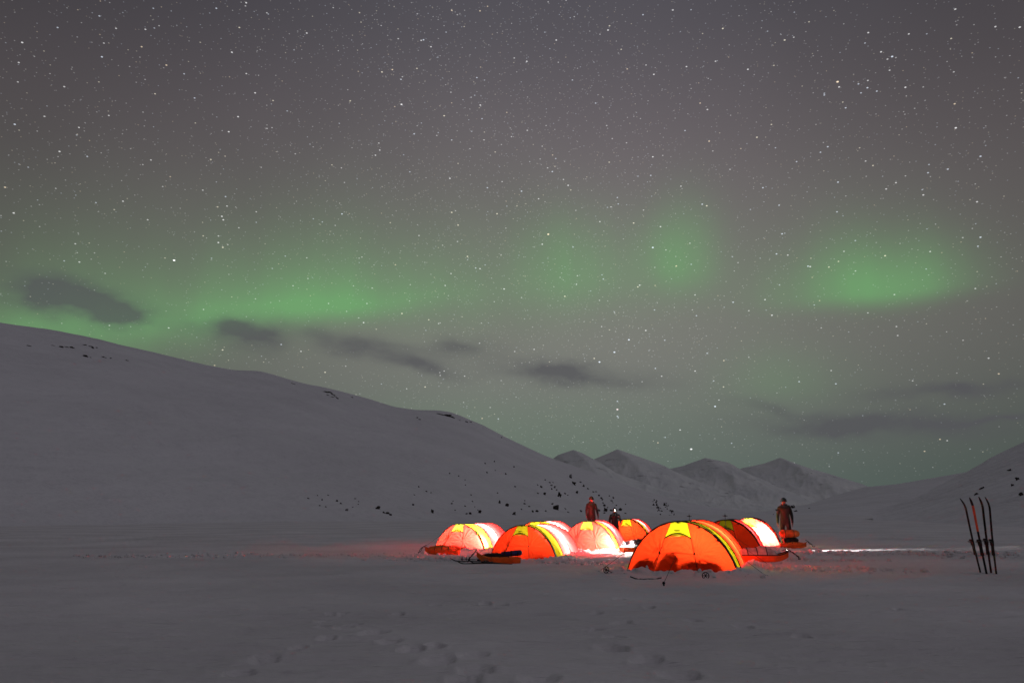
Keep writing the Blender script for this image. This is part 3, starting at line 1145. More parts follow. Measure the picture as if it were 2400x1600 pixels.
tent0 = make_tent()
TLABEL = {
    't1': 'leftmost orange tunnel tent, glowing white at its right side',
    't2': 'dim orange tunnel tent second from left, with skis and sled lying in front',
    't3': 'overexposed tunnel tent mostly hidden behind the second tent from the left',
    't4': 'tunnel tent with blazing white front wall beside the stand-in lantern',
    't5': 'small farthest orange tunnel tent half hidden behind the large front tent',
    't6': 'large nearest orange tunnel tent with a snow bank along its front',
    't7': 'dark red unlit looking tunnel tent right behind the large front tent',
    't8': 'rightmost tunnel tent with pale pink glowing front beside the standing person',
}
for i, (key, px, dist, az, ln, lamps) in enumerate(TENTS):
    o = tent0 if i == 0 else copy_tree(tent0)
    x, y, z, a, ln = TPOS[key]
    o.location = (x, y, z - 0.01)
    o.rotation_euler = (0, 0, -a)
    o.scale = (SXZ.get(key, (1, 1))[0], ln, SXZ.get(key, (1, 1))[1])
    tag(o, TLABEL[key], 'tent', 'tunnel tents of the camp')
    for (lx, ly, lz, W, lc) in lamps:
        l = bpy.data.lights.new('tent_lamp', 'POINT')
        l.energy = W
        l.shadow_soft_size = 0.06
        l.color = lc
        lo = bpy.data.objects.new('tent_lamp', l)
        lo.location = tent_world(key, lx, ly * ln, lz)
        col.objects.link(lo)


# ------------------------------------------------------------------ loose snow clods round the camp
def clods():
    V, F = [], []
    bm = bmesh.new()
    bmesh.ops.create_icosphere(bm, subdivisions=1, radius=1.0)
    bv = np.array([v.co[:] for v in bm.verts])
    bf = np.array([[v.index for v in f.verts] for f in bm.faces])
    bm.free()
    n = 0
    pts = []
    for key in TPOS:
        ln = TPOS[key][4]
        for _ in range(420 if key in ('t6', 't1', 't2') else 220):
            lx = rng.uniform(-TW - 1.0, TW + 1.3)
            ly = rng.uniform(-TF - 1.0, TL * ln)
            p = tent_world(key, lx, ly)
            d = float(tent_dist(key, p.x, p.y))
            if 0.1 < d < 1.1 and rng.random() < math.exp(-d / 0.5):
                pts.append((p.x, p.y, rng.uniform(0.015, 0.055)))
    for x0, y0, x1, y1, w in STRIPS:
        L = math.hypot(x1 - x0, y1 - y0)
        for _ in range(int(L * 60)):
            t = rng.random()
            pts.append((x0 + (x1 - x0) * t + rng.normal(0, w * .45), y0 + (y1 - y0) * t + rng.normal(0, w * .45), rng.uniform(0.012, 0.075)))
    pts = np.array(pts)
    keep = np.ones(len(pts), bool)
    for key in TPOS:
        keep &= tent_dist(key, pts[:, 0], pts[:, 1]) > 0.06
    pts = pts[keep]
    zs = ground_full(pts[:, 0].copy(), pts[:, 1].copy())
    for (x, y, s), z in zip(pts, zs):
        k = 1 + rng.uniform(-0.35, 0.35, (len(bv), 1))
        sc = np.array([s * rng.uniform(.8, 1.5), s * rng.uniform(.8, 1.5), s * rng.uniform(.6, 1.1)])
        V.append(bv * k * sc + np.array([x, y, z + s * 0.25]))
        F.append(bf + n)
        n += len(bv)
    o = link('snow_clods', mesh_np('snow_clods', np.concatenate(V), np.concatenate(F), False), 'snow_ground')
    o['kind'] = 'stuff'
    tag(o, 'loose chunks of trampled snow scattered around the tents', 'snow')


clods()


# ------------------------------------------------------------------ sleds
def make_pulk(label, loc, rz, length=1.45, width=0.52, cover='pulk_cover', cover_h=0.22, bow_up=0.20, cov=(0.08, 0.92), group=None, rope=True):
    root = thing('sled', label, 'sled', loc, rz, group)
    n = 22
    P, Q = [], []
    for i in range(n):
        t = i / (n - 1)
        x = (t - 0.5) * length
        w = width / 2 * (1 - max(0, (t - 0.62) / 0.38) ** 2 * 0.72) * (1 - max(0, (0.1 - t) / 0.1) ** 2 * 0.12)
        zb = 0.01 + bow_up * max(0, (t - 0.68) / 0.32) ** 2
        h = 0.17 - 0.03 * max(0, (t - 0.7) / 0.3)
        row = []
        for j in range(15):
            u = -1 + 2 * j / 14
            if abs(u) < 0.6:
                yy, zz = u / 0.6 * w * 0.74, 0.0
            else:
                q = (abs(u) - 0.6) / 0.4
                yy, zz = math.copysign(w * (0.74 + 0.26 * q ** 0.7), u), h * q ** 1.2
            row.append((x, yy, zb + zz))
        P.append(row)
        Q.append((x, w, zb + h))
    hull = MB().grid(P)
    hull.add([P[0][j] for j in range(15)], [tuple(range(15))])
    hull.add([P[-1][j] for j in range(15)], [tuple(reversed(range(15)))])
    hull.build('hull', 'pulk_orange', root)
    rim = MB()
    rim.tube([(x, w + .004, z) for x, w, z in Q] + [(x, -w - .004, z) for x, w, z in reversed(Q)] + [(Q[0][0], Q[0][1] + .004, Q[0][2])], 0.014, 6)
    rim.build('rim', 'black_nylon' if cover == 'grey_tarp' else 'pulk_orange', root)
    rd = random.Random(label)
    C = []
    for i in range(n):
        t = cov[0] + (cov[1] - cov[0]) * i / (n - 1)
        k = int(round(t * (n - 1)))
        x, w, z = (t - 0.5) * length, Q[k][1], Q[k][2]
        e = math.sin(math.pi * i / (n - 1)) ** 0.45
        row = []
        for j in range(13):
            u = -1 + 2 * j / 12
            lump = 1 + 0.22 * (float(vnoise(t * 6.0 + 3, u * 2.5 + len(label), 7)) - 0.5) * 2
            row.append((x, u * w * 0.98, z + 0.006 + cover_h * e * (1 - abs(u) ** 2.6) * lump))
        C.append(row)
    cv = MB().grid(C).build('cover', cover, root)
    for q in (0.25, 0.5, 0.75):
        i = int(q * (n - 1))
        MB().tube([(p[0], p[1], p[2] + 0.008) for p in C[i]], 0.011, 5).build('strap', 'black_nylon', cv)
    if rope:
        xe, we, ze = Q[-1]
        pts = [(xe - 0.02, we * 0.6, ze)]
        for k in range(1, 14):
            a = k / 13
            pts.append((xe + 0.28 * math.sin(math.pi * a) + 0.03 * rd.uniform(-1, 1), we * 0.6 * math.cos(math.pi * a) + 0.04 * rd.uniform(-1, 1),
                        max(0.05, ze * (1 - math.sin(math.pi * a)) + 0.05 + 0.06 * rd.random())))
        MB().tube(pts, 0.011, 5).build('tow_rope', 'cord', root)
    return root


def gpt(px, py, dz=0.0):
    p = at(px, py)
    p.z = gfull(p.x, p.y) + dz
    return p


p = gpt(1036, 1299)
make_pulk('covered orange sled left of the leftmost tent', p + Vector((0, 0, 0.0)), R(172), 1.32, 0.55, 'pulk_cover', 0.17, 0.14)
p = gpt(1168, 1322)
make_pulk('orange sled in front of the second tent carrying a dark blue roll', p, R(186), 1.30, 0.50, 'pulk_cover', 0.05, 0.20)
sled2 = p
p = gpt(1788, 1323)
make_pulk('orange sled with grey tarp between the nearest and the dark tent', p, R(-4), 1.30, 0.50, 'grey_tarp', 0.20, 0.12, (0.0, 0.78))
p = gpt(1860, 1286)
make_pulk('low orange sled at the feet of the standing person', p, R(-20), 0.95, 0.50, 'pulk_cover', 0.08, 0.08)
sled4 = p
p = gpt(1492, 1292)
make_pulk('orange sled between the lantern and the large front tent', p, R(20), 1.3, 0.52, 'grey_tarp', 0.14, 0.22, (0.25, 0.95))
sled5 = p


def make_bag(name, label, cat, loc, size, rz, mat, strapmat='black_nylon', straps=2, seed=1):
    root = thing(name, label, cat, loc, rz)
    L, W, H = size
    P = []
    n, m = 16, 16
    for i in range(n):
        t = i / (n - 1)
        x = (t - 0.5) * L
        e = (1 - abs(2 * t - 1) ** 4) ** 0.5
        e = max(e, 0.02)
        row = []
        for j in range(m + 1):
            a = 2 * math.pi * j / m
            k = 1 + 0.14 * (float(vnoise(t * 4 + seed, j % m * 0.5, seed)) - 0.5) * 2
            cy_, cz = math.cos(a), math.sin(a)
            sy = math.copysign(abs(cy_) ** 0.75, cy_)
            sz = math.copysign(abs(cz) ** 0.75, cz)
            row.append((x, sy * W / 2 * e * k, H / 2 + sz * H / 2 * e * (k if sz > 0 else 1)))
        P.append(row)
    body = MB().grid(P).build('body', mat, root)
    for q in np.linspace(0.28, 0.72, straps):
        i = int(q * (n - 1))
        MB().tube([(a, b * 1.03, H / 2 + (c - H / 2) * 1.03) for a, b, c in P[i]], 0.012, 5).build('strap', strapmat, root)
    MB().tube([((-0.12) * L, 0, H * 1.0), (-0.06 * L, -0.03, H * 1.12), (0.06 * L, -0.03, H * 1.12), (0.12 * L, 0, H * 1.0)], 0.012, 5).build('handle', strapmat, root)
    return root


make_bag('duffel_bag', 'black bag stacked on the low sled under the orange bag', 'bag', sled4 + Vector((-0.08, 0.05, 0.20)), (0.62, 0.36, 0.22), R(-10), 'black_bag', seed=4)
make_bag('duffel_bag', 'orange bag on top of the black bag beside the rightmost tent', 'bag', sled4 + Vector((-0.10, 0.05, 0.41)), (0.78, 0.42, 0.30), R(-8), 'pulk_cover', seed=7)
make_bag('gear_bag', 'dark bag piled on the sled beside the large front tent', 'bag', sled5 + Vector((0.12, 0, 0.25)), (0.75, 0.34, 0.22), R(15), 'black_bag', seed=9)
# rolled mat on the second sled
rl = thing('mat_roll', 'dark blue rolled mat lying on the sled before the second tent', 'roll', sled2 + Vector((0.38, -0.05, 0.28)), R(5))
MB().tube([(-0.30, 0, 0), (-0.28, 0, 0), (0.28, 0, 0.05), (0.30, 0, 0.05)], [0.05, 0.075, 0.08, 0.055], 14).build('roll', 'blue_roll', rl)
for q in (-0.2, 0.0, 0.2):
    MB().tube([(q - .02, 0, 0.025 + q * .05), (q + .02, 0, 0.027 + q * .05)], 0.083, 14).build('band', 'black_nylon', rl)
MB().tube([(0.301, 0, 0.05), (0.33, 0, 0.052)], [0.06, 0.035], 12).build('end_cap', 'pale_trim', rl)
make_bag('gear_bag', 'flat black bag under the blue roll on the sled', 'bag', sled2 + Vector((-0.10, -0.05, 0.20)), (0.80, 0.26, 0.11), R(2), 'black_bag', seed=12)

# bags standing inside the porches, showing as shadows on the lit fabric
for key, lx, ly, size, rz, lab, sd in [
    ('t6', -0.50, -0.40, (0.70, 0.24, 0.26), 6, 'dark bag shadowed on the left of the nearest tent front', 21),
    ('t6', 0.46, -0.42, (0.74, 0.22, 0.25), -6, 'dark bag shadowed on the right of the nearest tent front', 22),
    ('t6', -0.02, -0.46, (0.26, 0.22, 0.36), 0, 'pointed dark bag shadowed in the middle of the nearest tent front', 23),
    ('t1', 0.30, -0.38, (0.62, 0.26, 0.20), 5, 'low dark bag shadowed in the leftmost tent porch', 24),
    ('t1', 0.66, -0.22, (0.30, 0.24, 0.17), 0, 'boxy bag in the right corner of the leftmost tent porch', 25),
    ('t2', 0.55, -0.30, (0.40, 0.24, 0.14), 5, 'low bag shadowed at the right of the second tent front', 26),
    ('t4', -0.25, -0.40, (0.50, 0.22, 0.13), 5, 'low bag shadowed at the base of the blazing white tent', 27),
]:
    cz = TPOS[key][2]
    pw = tent_world(key, lx, ly)
    make_bag('gear_bag', lab, 'bag', (pw.x, pw.y, cz + 0.02), size, -TPOS[key][3] + R(rz), 'dark_gear', seed=sd)


# ------------------------------------------------------------------ skis and poles
def ski_root(label, group=None):
    root = bpy.data.objects.new('ski', None)
    col.objects.link(root)
    return tag(root, label, 'ski', group)


def make_ski(label, length=2.0, top='ski_dark', tip='ski_dark', group=None):
    """ski along +Z from its tail at z=0, top face towards -Y, tip bending towards +Y"""
    root = ski_root(label, group)

    def blade(t0, t1, n, grow=0.0):
        V, F = [], []
        for i in range(n):
            t = t0 + (t1 - t0) * i / (n - 1)
            z = t * length
            w = 0.023 - 0.004 * math.sin(math.pi * min(1, t / 0.9)) + grow
            if t > 0.94:
                w *= max(0.25, 1 - ((t - 0.94) / 0.06) ** 2 * 0.75)
            yb = 0.03 * math.sin(math.pi * min(1, t / 0.88)) * -0.5
            if t > 0.86:
                yb += -0.09 * ((t - 0.86) / 0.14) ** 1.8
            th = 0.004 + 0.005 * math.sin(math.pi * min(1, t)) + grow
            V += [(-w, yb - th, z), (w, yb - th, z), (w, yb + th, z), (-w, yb + th, z)]
        for i in range(n - 1):
            for k in range(4):
                F.append((i * 4 + k, i * 4 + (k + 1) % 4, i * 4 + 4 + (k + 1) % 4, i * 4 + 4 + k))
        F += [(3, 2, 1, 0), tuple(range(n * 4 - 4, n * 4))]
        return MB().add(V, F)
    blade(0, 0.60, 16).build('blade', top, root, False)
    blade(0.601, 0.90, 12, 0.0005).build('top_sheet', tip, root, False)
    blade(0.901, 1.0, 12).build('shovel_tip', top, root, False)
    b = MB()
    b.box((0, -0.035, length * 0.47), (0.075, 0.035, 0.10)).box((0, -0.055, length * 0.50), (0.085, 0.03, 0.05)).box((0, -0.03, length * 0.40), (0.06, 0.025, 0.16))
    b.box((0, -0.028, length * 0.345), (0.07, 0.022, 0.06))
    bd = b.build('binding', 'black_nylon', root, False)
    MB().tube([(0.03, -0.05, length * 0.47), (0.055, -0.10, length * 0.49), (0, -0.12, length * 0.50), (-0.055, -0.10, length * 0.49), (-0.03, -0.05, length * 0.47)], 0.006, 5).build('bail', 'pole_grey', bd)
    return root


SK = [((2299, 1344), (2258, 1166), 80, 'ski_dark', 'ski_dark', 'leftmost of the four upright skis, thin and dark'),
      ((2313, 1346), (2276, 1164), 52, 'ski_dark', 'ski_tent_glow', 'upright ski with tent light painted orange on its upper half, second from left'),
      ((2324, 1345), (2300, 1163), 66, 'ski_red', 'ski_dark', 'dark red upright ski, third from left'),
      ((2336, 1346), (2317, 1164), 80, 'ski_dark', 'ski_dark', 'rightmost of the four upright skis, thin and grey')]
for (b, t, yaw, m1, m2, lab) in SK:
    pb = gpt(*b)
    dist = pb.y
    pt = on_ray(t[0], t[1], dist - 0.05)
    axis = (pt - pb).normalized()
    L = (pt - pb).length
    s = make_ski(lab, L + 0.22, m1, m2, 'skis standing in the snow')
    zq = axis
    yaw_v = Vector((math.sin(R(-yaw)), -math.cos(R(yaw)), 0))      # where the top sheet looks
    yv = -(yaw_v - zq * yaw_v.dot(zq)).normalized()
    xv = yv.cross(zq)
    M = Matrix((xv, yv, zq)).transposed().to_4x4()
    M.translation = pb - axis * 0.22
    s.matrix_world = M


def make_pole(label, length=1.35, group=None):
    """ski pole along +Z with the grip at z=0 and basket near the tip"""
    root = bpy.data.objects.new('ski_pole', None)
    col.objects.link(root)
    tag(root, label, 'ski pole', group)
    MB().tube([(0, 0, 0.12), (0, 0, length - 0.06)], [0.009, 0.007], 8).build('shaft', 'pole_grey', root)
    MB().tube([(0, 0, 0), (0, 0, 0.02), (0, 0, 0.06), (0, 0, 0.13)], [0.012, 0.018, 0.014, 0.013], 8).build('grip', 'pole_black', root)
    MB().tube([(0, 0, length - 0.062), (0, 0, length)], [0.006, 0.002], 6).build('tip', 'pole_grey', root)
    bk = MB()
    zb = length - 0.09
    pts = [(0.066 * math.cos(2 * math.pi * k / 20), 0.066 * math.sin(2 * math.pi * k / 20), zb) for k in range(21)]
    bk.tube(pts, 0.0085, 6, False)
    for k in range(6):
        a = math.pi * k / 3
        bk.tube([(0, 0, zb + .006), (0.066 * math.cos(a), 0.066 * math.sin(a), zb)], 0.007, 5)
    bk.tube([(0, 0, zb - 0.02), (0, 0, zb + 0.025)], 0.02, 10)
    bk.build('basket', 'pole_black', root)
    MB().tube([(0.01, 0, 0.03), (0.06, 0.01, 0.10), (0.05, 0.0, 0.2), (0.012, 0, 0.10)], 0.004, 5).build('strap', 'black_nylon', root)
    return root


def aim(o, tip, axis):
    """put the pole's tip at tip with the pole running along axis (grip to tip)"""
    q = Vector(axis).normalized().to_track_quat('Z', 'Y')
    L = o['len']
    o.rotation_mode = 'QUATERNION'
    o.rotation_quaternion = q
    o.location = Vector(tip) - Vector(axis).normalized() * L
    del o['len']


def pole_at(label, tip, axis, length=1.35):
    o = make_pole(label, length)
    o['len'] = length
    aim(o, tip, axis)


# basket pointing at the camera in front of the nearest tent, shaft running back under the snow
pt = on_ray(1654, 1348, 15.9)
pole_at('ski pole basket facing out of the snow at the nearest tent front', pt, Vector((-0.22, -1.0, 0.10)), 1.2)
pt = on_ray(1416, 1332, 17.2)
pole_at('slanting ski pole stuck in snow left of the nearest tent', pt, on_ray(1416, 1332, 17.2) - on_ray(1456, 1352, 17.75), 0.72)
pt = on_ray(1699, 1201, 23.4)
pole_at('upright ski pole standing in front of the dark red tent', pt, Vector((0.0, 0, 1)), 1.36)
pt = on_ray(1615, 1202, 24.2)
pole_at('upright ski pole rising behind the nearest tent roof', pt, Vector((-0.01, 0, 1)), 1.36)
# skis and poles laid down before the second tent
for k, (a, b, lab) in enumerate([((1200, 1327), (1062, 1325), 'nearest of the dark skis lying before the second tent'), ((1182, 1325), (1066, 1321), 'middle of the dark skis lying before the second tent'),
                                 ((1190, 1322.5), (1074, 1319), 'farthest of the dark skis lying before the second tent')]):
    pa, pb = gpt(*a), gpt(*b)
    ax = pb - pa
    L = 2.10
    ax = ax.normalized()
    s = make_ski(lab, L, 'ski_dark', 'ski_dark', 'skis lying before the second tent')
    zq = ax
    yv = Vector((0, 0.25, -1))
    yv = (yv - zq * yv.dot(zq)).normalized()
    xv = yv.cross(zq)
    M = Matrix((xv, yv, zq)).transposed().to_4x4()
    M.translation = pa + Vector((0, 0, 0.035 + 0.01 * k))
    s.matrix_world = M
for k, (tip, dr, lab) in enumerate([((1076, 1319), (-1, .05, 0.035), 'leftmost ski pole lying across the skis before the second tent'), ((1086, 1318.5), (-1, -.05, 0.045), 'middle ski pole lying across the skis before the second tent'),
                                    ((1093, 1320), (-1, .12, 0.03), 'rightmost ski pole lying across the skis before the second tent')]):
    pt = gpt(*tip) + Vector((0, 0, 0.13))
    pole_at(lab, pt, Vector(dr), 1.3)

# guy line and snow stake before the nearest tent
k0 = tent_world('t6', 0.0, front_pt(0, 0.62)[1], front_pt(0, 0.62)[2])
st = gpt(1556, 1374)
root = thing('snow_stake', 'small snow stake with guy line before the nearest tent', 'stake', st)
MB().tube([(0, 0, -0.1), (0, 0, 0.05)], 0.016, 6).ball((0, 0, 0.055), (0.028, 0.018, 0.028), 8, 5).build('stake', 'black_nylon', root)
MB().tube([(0, 0, 0.05), tuple(k0 - st)], 0.0045, 4).build('line', 'cord', root)
# loose cord on the snow bank
cpts = []
for k in range(16):
    q = k / 15
    p_ = gpt(1478 + 72 * q, 1357 + 5 * math.sin(q * 3.0))
    cpts.append((p_.x, p_.y, p_.z + 0.012))
tag(MB().tube(cpts, 0.012, 5).build('cord', 'cord', None), 'dark cord lying on the snow before the nearest tent', 'cord')

# ------------------------------------------------------------------ stand-in lantern and headlamps
def lamp_light(loc, W, kind='POINT', size=0.05, colr=(1, .95, .85), aimv=None, spot=60):
    l = bpy.data.lights.new('lamp', kind)
    l.energy = W
    l.color = colr
    l.shadow_soft_size = size
    o = bpy.data.objects.new('lamp', l)
    o.location = loc
    if kind == 'SPOT':
        l.spot_size = R(spot)
        l.spot_blend = 0.6
        o.rotation_euler = Vector(aimv).to_track_quat('-Z', 'Y').to_euler()
    col.objects.link(o)
    return o


lp = gpt(1462, 1293)
root = thing('lantern', 'bright white lantern standing in for a headlamp burst right of the blazing tent', 'lantern', lp)  # lantern added in place of a headlamp's light burst
MB().tube([(0, 0, 0), (0, 0, 0.02), (0, 0, 0.05)], [0.07, 0.075, 0.055], 14).build('base', 'lantern_metal', root)
MB().tube([(0, 0, 0.051), (0, 0, 0.08), (0, 0, 0.18), (0, 0, 0.21)], [0.05, 0.068, 0.062, 0.04], 14).build('globe', 'lamp_glow', root)
MB().tube([(0, 0, 0.211), (0, 0, 0.225), (0, 0, 0.25)], [0.06, 0.055, 0.02], 14).build('cap', 'lantern_metal', root)
MB().tube([(0.06, 0, 0.22), (0.075, 0, 0.32), (0, 0, 0.38), (-0.075, 0, 0.32), (-0.06, 0, 0.22)], 0.006, 5).build('handle', 'lantern_metal', root)
lamp_light(lp + Vector((0, -0.02, 0.34)), 650, size=0.08)

hp = gpt(1842, 1291)
root = thing('headlamp', 'headlamp lying by the rightmost tent, lighting the snow to its right', 'headlamp', hp + Vector((0, 0, 0.06)), 0)
MB().tube([(-0.04, 0, 0), (0.0, 0, 0), (0.03, 0, 0)], [0.03, 0.035, 0.03], 12).build('housing', 'lantern_metal', root)
MB().tube([(0.031, 0, 0), (0.036, 0, 0)], [0.026, 0.024], 12).build('lens', 'headlamp_glow', root)
MB().tube([(-0.02, 0.03, 0), (-0.12, 0.09, -0.03), (-0.2, 0, -0.045), (-0.12, -0.09, -0.03), (-0.02, -0.03, 0)], 0.009, 5).build('strap', 'black_nylon', root)
lamp_light(hp + Vector((0.06, -0.02, 0.20)), 3000, 'SPOT', 0.03, (1, .98, .95), (1.0, 0.03, -0.045), 22)


# ------------------------------------------------------------------ people
def make_person(label, loc, rz, h=1.78, jacket='jacket_grey', hat='hat_grey', lean=0.0, arm=(0, 0), headlamp=False):
    root = thing('person', label, 'person', loc, rz)
    k = h / 1.80
    V, E, Rd = [], [], []

    def add(p, r, par=None):
        V.append(tuple(c * k for c in p))
        Rd.append((r[0] * k, r[1] * k) if isinstance(r, tuple) else (r * k, r * k))
        if par is not None:
            E.append((par, len(V) - 1))
        return len(V) - 1

    def L(y, z):                                   # lean the upper body forward (-y)
        d = max(0, z - 0.95)
        return y - d * math.sin(lean), 0.95 + d * math.cos(lean) if z > 0.95 else z
    y, z = L(0, 0.96)
    pel = add((0, y, z), (0.165, 0.125))
    y, z = L(0, 1.12)
    w1 = add((0, y, z), (0.175, 0.135), pel)
    y, z = L(-0.01, 1.30)
    c1 = add((0, y, z), (0.185, 0.14), w1)
    y, z = L(0.0, 1.44)
    sh = add((0, y, z), (0.15, 0.11), c1)
    y, z = L(0.0, 1.53)
    nk = add((0, y, z), (0.066, 0.066), sh)
    y, z = L(-0.015, 1.60)
    h0 = add((0, y, z), (0.074, 0.085), nk)
    y, z = L(-0.02, 1.67)
    h1 = add((0, y, z), (0.082, 0.098), h0)
    y, z = L(-0.01, 1.74)
    h2 = add((0, y, z), (0.074, 0.088), h1)
    y, z = L(-0.118, 1.655)
    add((0, y, z), 0.014, h1)                       # nose
    hands = []
    for sx, da in ((-1, arm[0]), (1, arm[1])):
        y, z = L(0.0, 1.43)
        s1 = add((sx * 0.185, y, z), 0.082, sh)
        ey, ez = L(0.02 - 0.18 * math.sin(da), 1.43 - 0.28 * math.cos(da))
        e1 = add((sx * 0.255, ey, ez), 0.064, s1)
        wy, wz = L(-0.03 - 0.42 * math.sin(da * 1.25), 1.43 - 0.28 * math.cos(da) - 0.25 * math.cos(da * 1.4))
        w_ = add((sx * 0.265, wy, wz), 0.044, e1)
        pm = add((sx * 0.268, wy - 0.012, wz - 0.075), (0.026, 0.040), w_)
        hands.append(pm)
        for f, (fy, ln) in enumerate(((-0.034, .070), (-0.012, .082), (0.010, .076), (0.030, .060))):
            a = add((sx * 0.266, wy - 0.012 + fy, wz - 0.115), 0.0105, pm)
            b = add((sx * 0.258, wy - 0.014 + fy, wz - 0.115 - ln * 0.55), 0.0095, a)
            add((sx * 0.246, wy - 0.016 + fy, wz - 0.115 - ln), 0.0085, b)
        a = add((sx * 0.255, wy - 0.055, wz - 0.075), 0.0115, pm)
        add((sx * 0.246, wy - 0.075, wz - 0.115), 0.0095, a)
    for sx in (-1, 1):
        hp_ = add((sx * 0.095, 0.0, 0.88), (0.108, 0.115), pel)
        th = add((sx * 0.115, -0.005, 0.68), 0.098, hp_)
        kn = add((sx * 0.125, -0.012, 0.49), 0.076, th)
        cf = add((sx * 0.128, 0.008, 0.32), 0.074, kn)
        an = add((sx * 0.13, 0.015, 0.11), 0.062, cf)
        he = add((sx * 0.132, 0.012, 0.055), (0.055, 0.050), an)
        bl = add((sx * 0.14, -0.095, 0.045), (0.050, 0.042), he)
        add((sx * 0.146, -0.185, 0.038), (0.044, 0.034), bl)
    me = bpy.data.meshes.new('body_cage')
    me.from_pydata(V, E, [])
    tmp = bpy.data.objects.new('body_cage', me)
    col.objects.link(tmp)
    md = tmp.modifiers.new('skin', 'SKIN')
    md.use_smooth_shade = True
    if not me.skin_vertices:
        bpy.context.view_layer.objects.active = tmp
    for i, sv in enumerate(me.skin_vertices[0].data):
        sv.radius = Rd[i]
        sv.use_root = (i == 0)
    sd = tmp.modifiers.new('sub', 'SUBSURF')
    sd.levels = sd.render_levels = 1
    dg = bpy.context.evaluated_depsgraph_get()
    bme = bpy.data.meshes.new_from_object(tmp.evaluated_get(dg))
    bpy.data.objects.remove(tmp)
    bme.name = 'body'
    bme.materials.clear()
    for m in (jacket, 'trousers', 'boots', 'skin', 'black_nylon'):
        bme.materials.append(MATS[m])
    hz = [V[i][2] for i in hands]
    hx = abs(V[hands[0]][0])
    nkz = V[nk][2]
    for pl in bme.polygons:
        c = pl.center
        if c.z > nkz - 0.015 * k and abs(c.x) < 0.13 * k and c.y < V[nk][1] + 0.3:
            pl.material_index = 3
        elif c.z < 0.26 * k:
            pl.material_index = 2
        elif c.z < 0.84 * k and abs(c.x) < 0.225 * k:
            pl.material_index = 1
        elif abs(c.x) > 0.2 * k and c.z < min(hz) + 0.045 * k and c.z > 0.5 * k:
            pl.material_index = 4 if jacket != 'jacket_grey' else 3
        else:
            pl.material_index = 0
        pl.use_smooth = True
    link('body', bme, None, root)
    # hood and hat
    hd = Vector(V[h1])
    hb = MB()
    P = []
    for i in range(8):
        ph = (math.pi * 0.56) * i / 7
        P.append([(hd.x + 0.112 * k * math.sin(ph) * math.cos(a), hd.y + 0.012 * k + 0.128 * k * math.sin(ph) * math.sin(a), hd.z + 0.02 * k + 0.132 * k * math.cos(ph)) for a in np.linspace(0, 2 * math.pi, 19)])
    hb.grid(P)
    ht = hb.build('hat', hat, root)
    MB().tube([(hd.x + 0.113 * k * math.cos(a), hd.y + 0.012 * k + 0.13 * k * math.sin(a), hd.z + 0.005 * k) for a in np.linspace(0, 2 * math.pi, 19)], 0.016 * k, 6, False).build('brim', hat, ht)
    MB().tube([(hd.x + 0.10 * k * math.cos(a), hd.y + 0.03 * k + 0.105 * k * math.sin(a), nkz + 0.012 * k) for a in np.linspace(0, 2 * math.pi, 17)], 0.034 * k, 7, False).build('collar', jacket, root)
    for sx in (-1, 1):
        MB().ball((hd.x + sx * 0.032 * k, hd.y - 0.093 * k, hd.z + 0.0), (0.012 * k, 0.008 * k, 0.008 * k), 8, 5).build('eye', 'eye_dark', root)
    MB().ball((hd.x, hd.y - 0.094 * k, hd.z - 0.055 * k), (0.024 * k, 0.008 * k, 0.006 * k), 8, 5).build('mouth', 'hat_red', root)
    if headlamp:
        q = Vector((hd.x, hd.y - 0.125 * k, hd.z + 0.035 * k))
        hl = MB().tube([q + Vector((0, 0.02, 0)), q + Vector((0, -0.012, 0))], [0.03, 0.028], 10).build('headlamp', 'lantern_metal', root)
        MB().tube([q + Vector((0, -0.0125, 0)), q + Vector((0, -0.02, 0))], [0.025, 0.022], 10).build('lens', 'headlamp_glow', hl)
    return root


p1 = gpt(1858, 1286)
p1 = Vector((p1.x + 0.05, p1.y + 0.75, 0))
p1.z = gfull(p1.x, p1.y) - 0.02
make_person('person in dark grey winter clothes standing beside the rightmost tent', p1, R(-24), 1.86, 'jacket_grey', 'hat_grey', 0.02, (0.12, 0.05))
px_, py_ = 3.80, 37.6
make_person('dim figure in grey jacket standing behind the overexposed tents', (px_, py_, gfull(px_, py_) - 0.02), R(8), 1.84, 'jacket_brown', 'hat_red', 0.03, (0.3, 0.3))
px_, py_ = 5.02, 38.5
make_person('stooping figure with a lit headlamp behind the blazing white tent', (px_, py_, gfull(px_, py_) - 0.02), R(-5), 1.80, 'jacket_brown', 'hat_grey', 0.45, (0.5, 0.7), True)


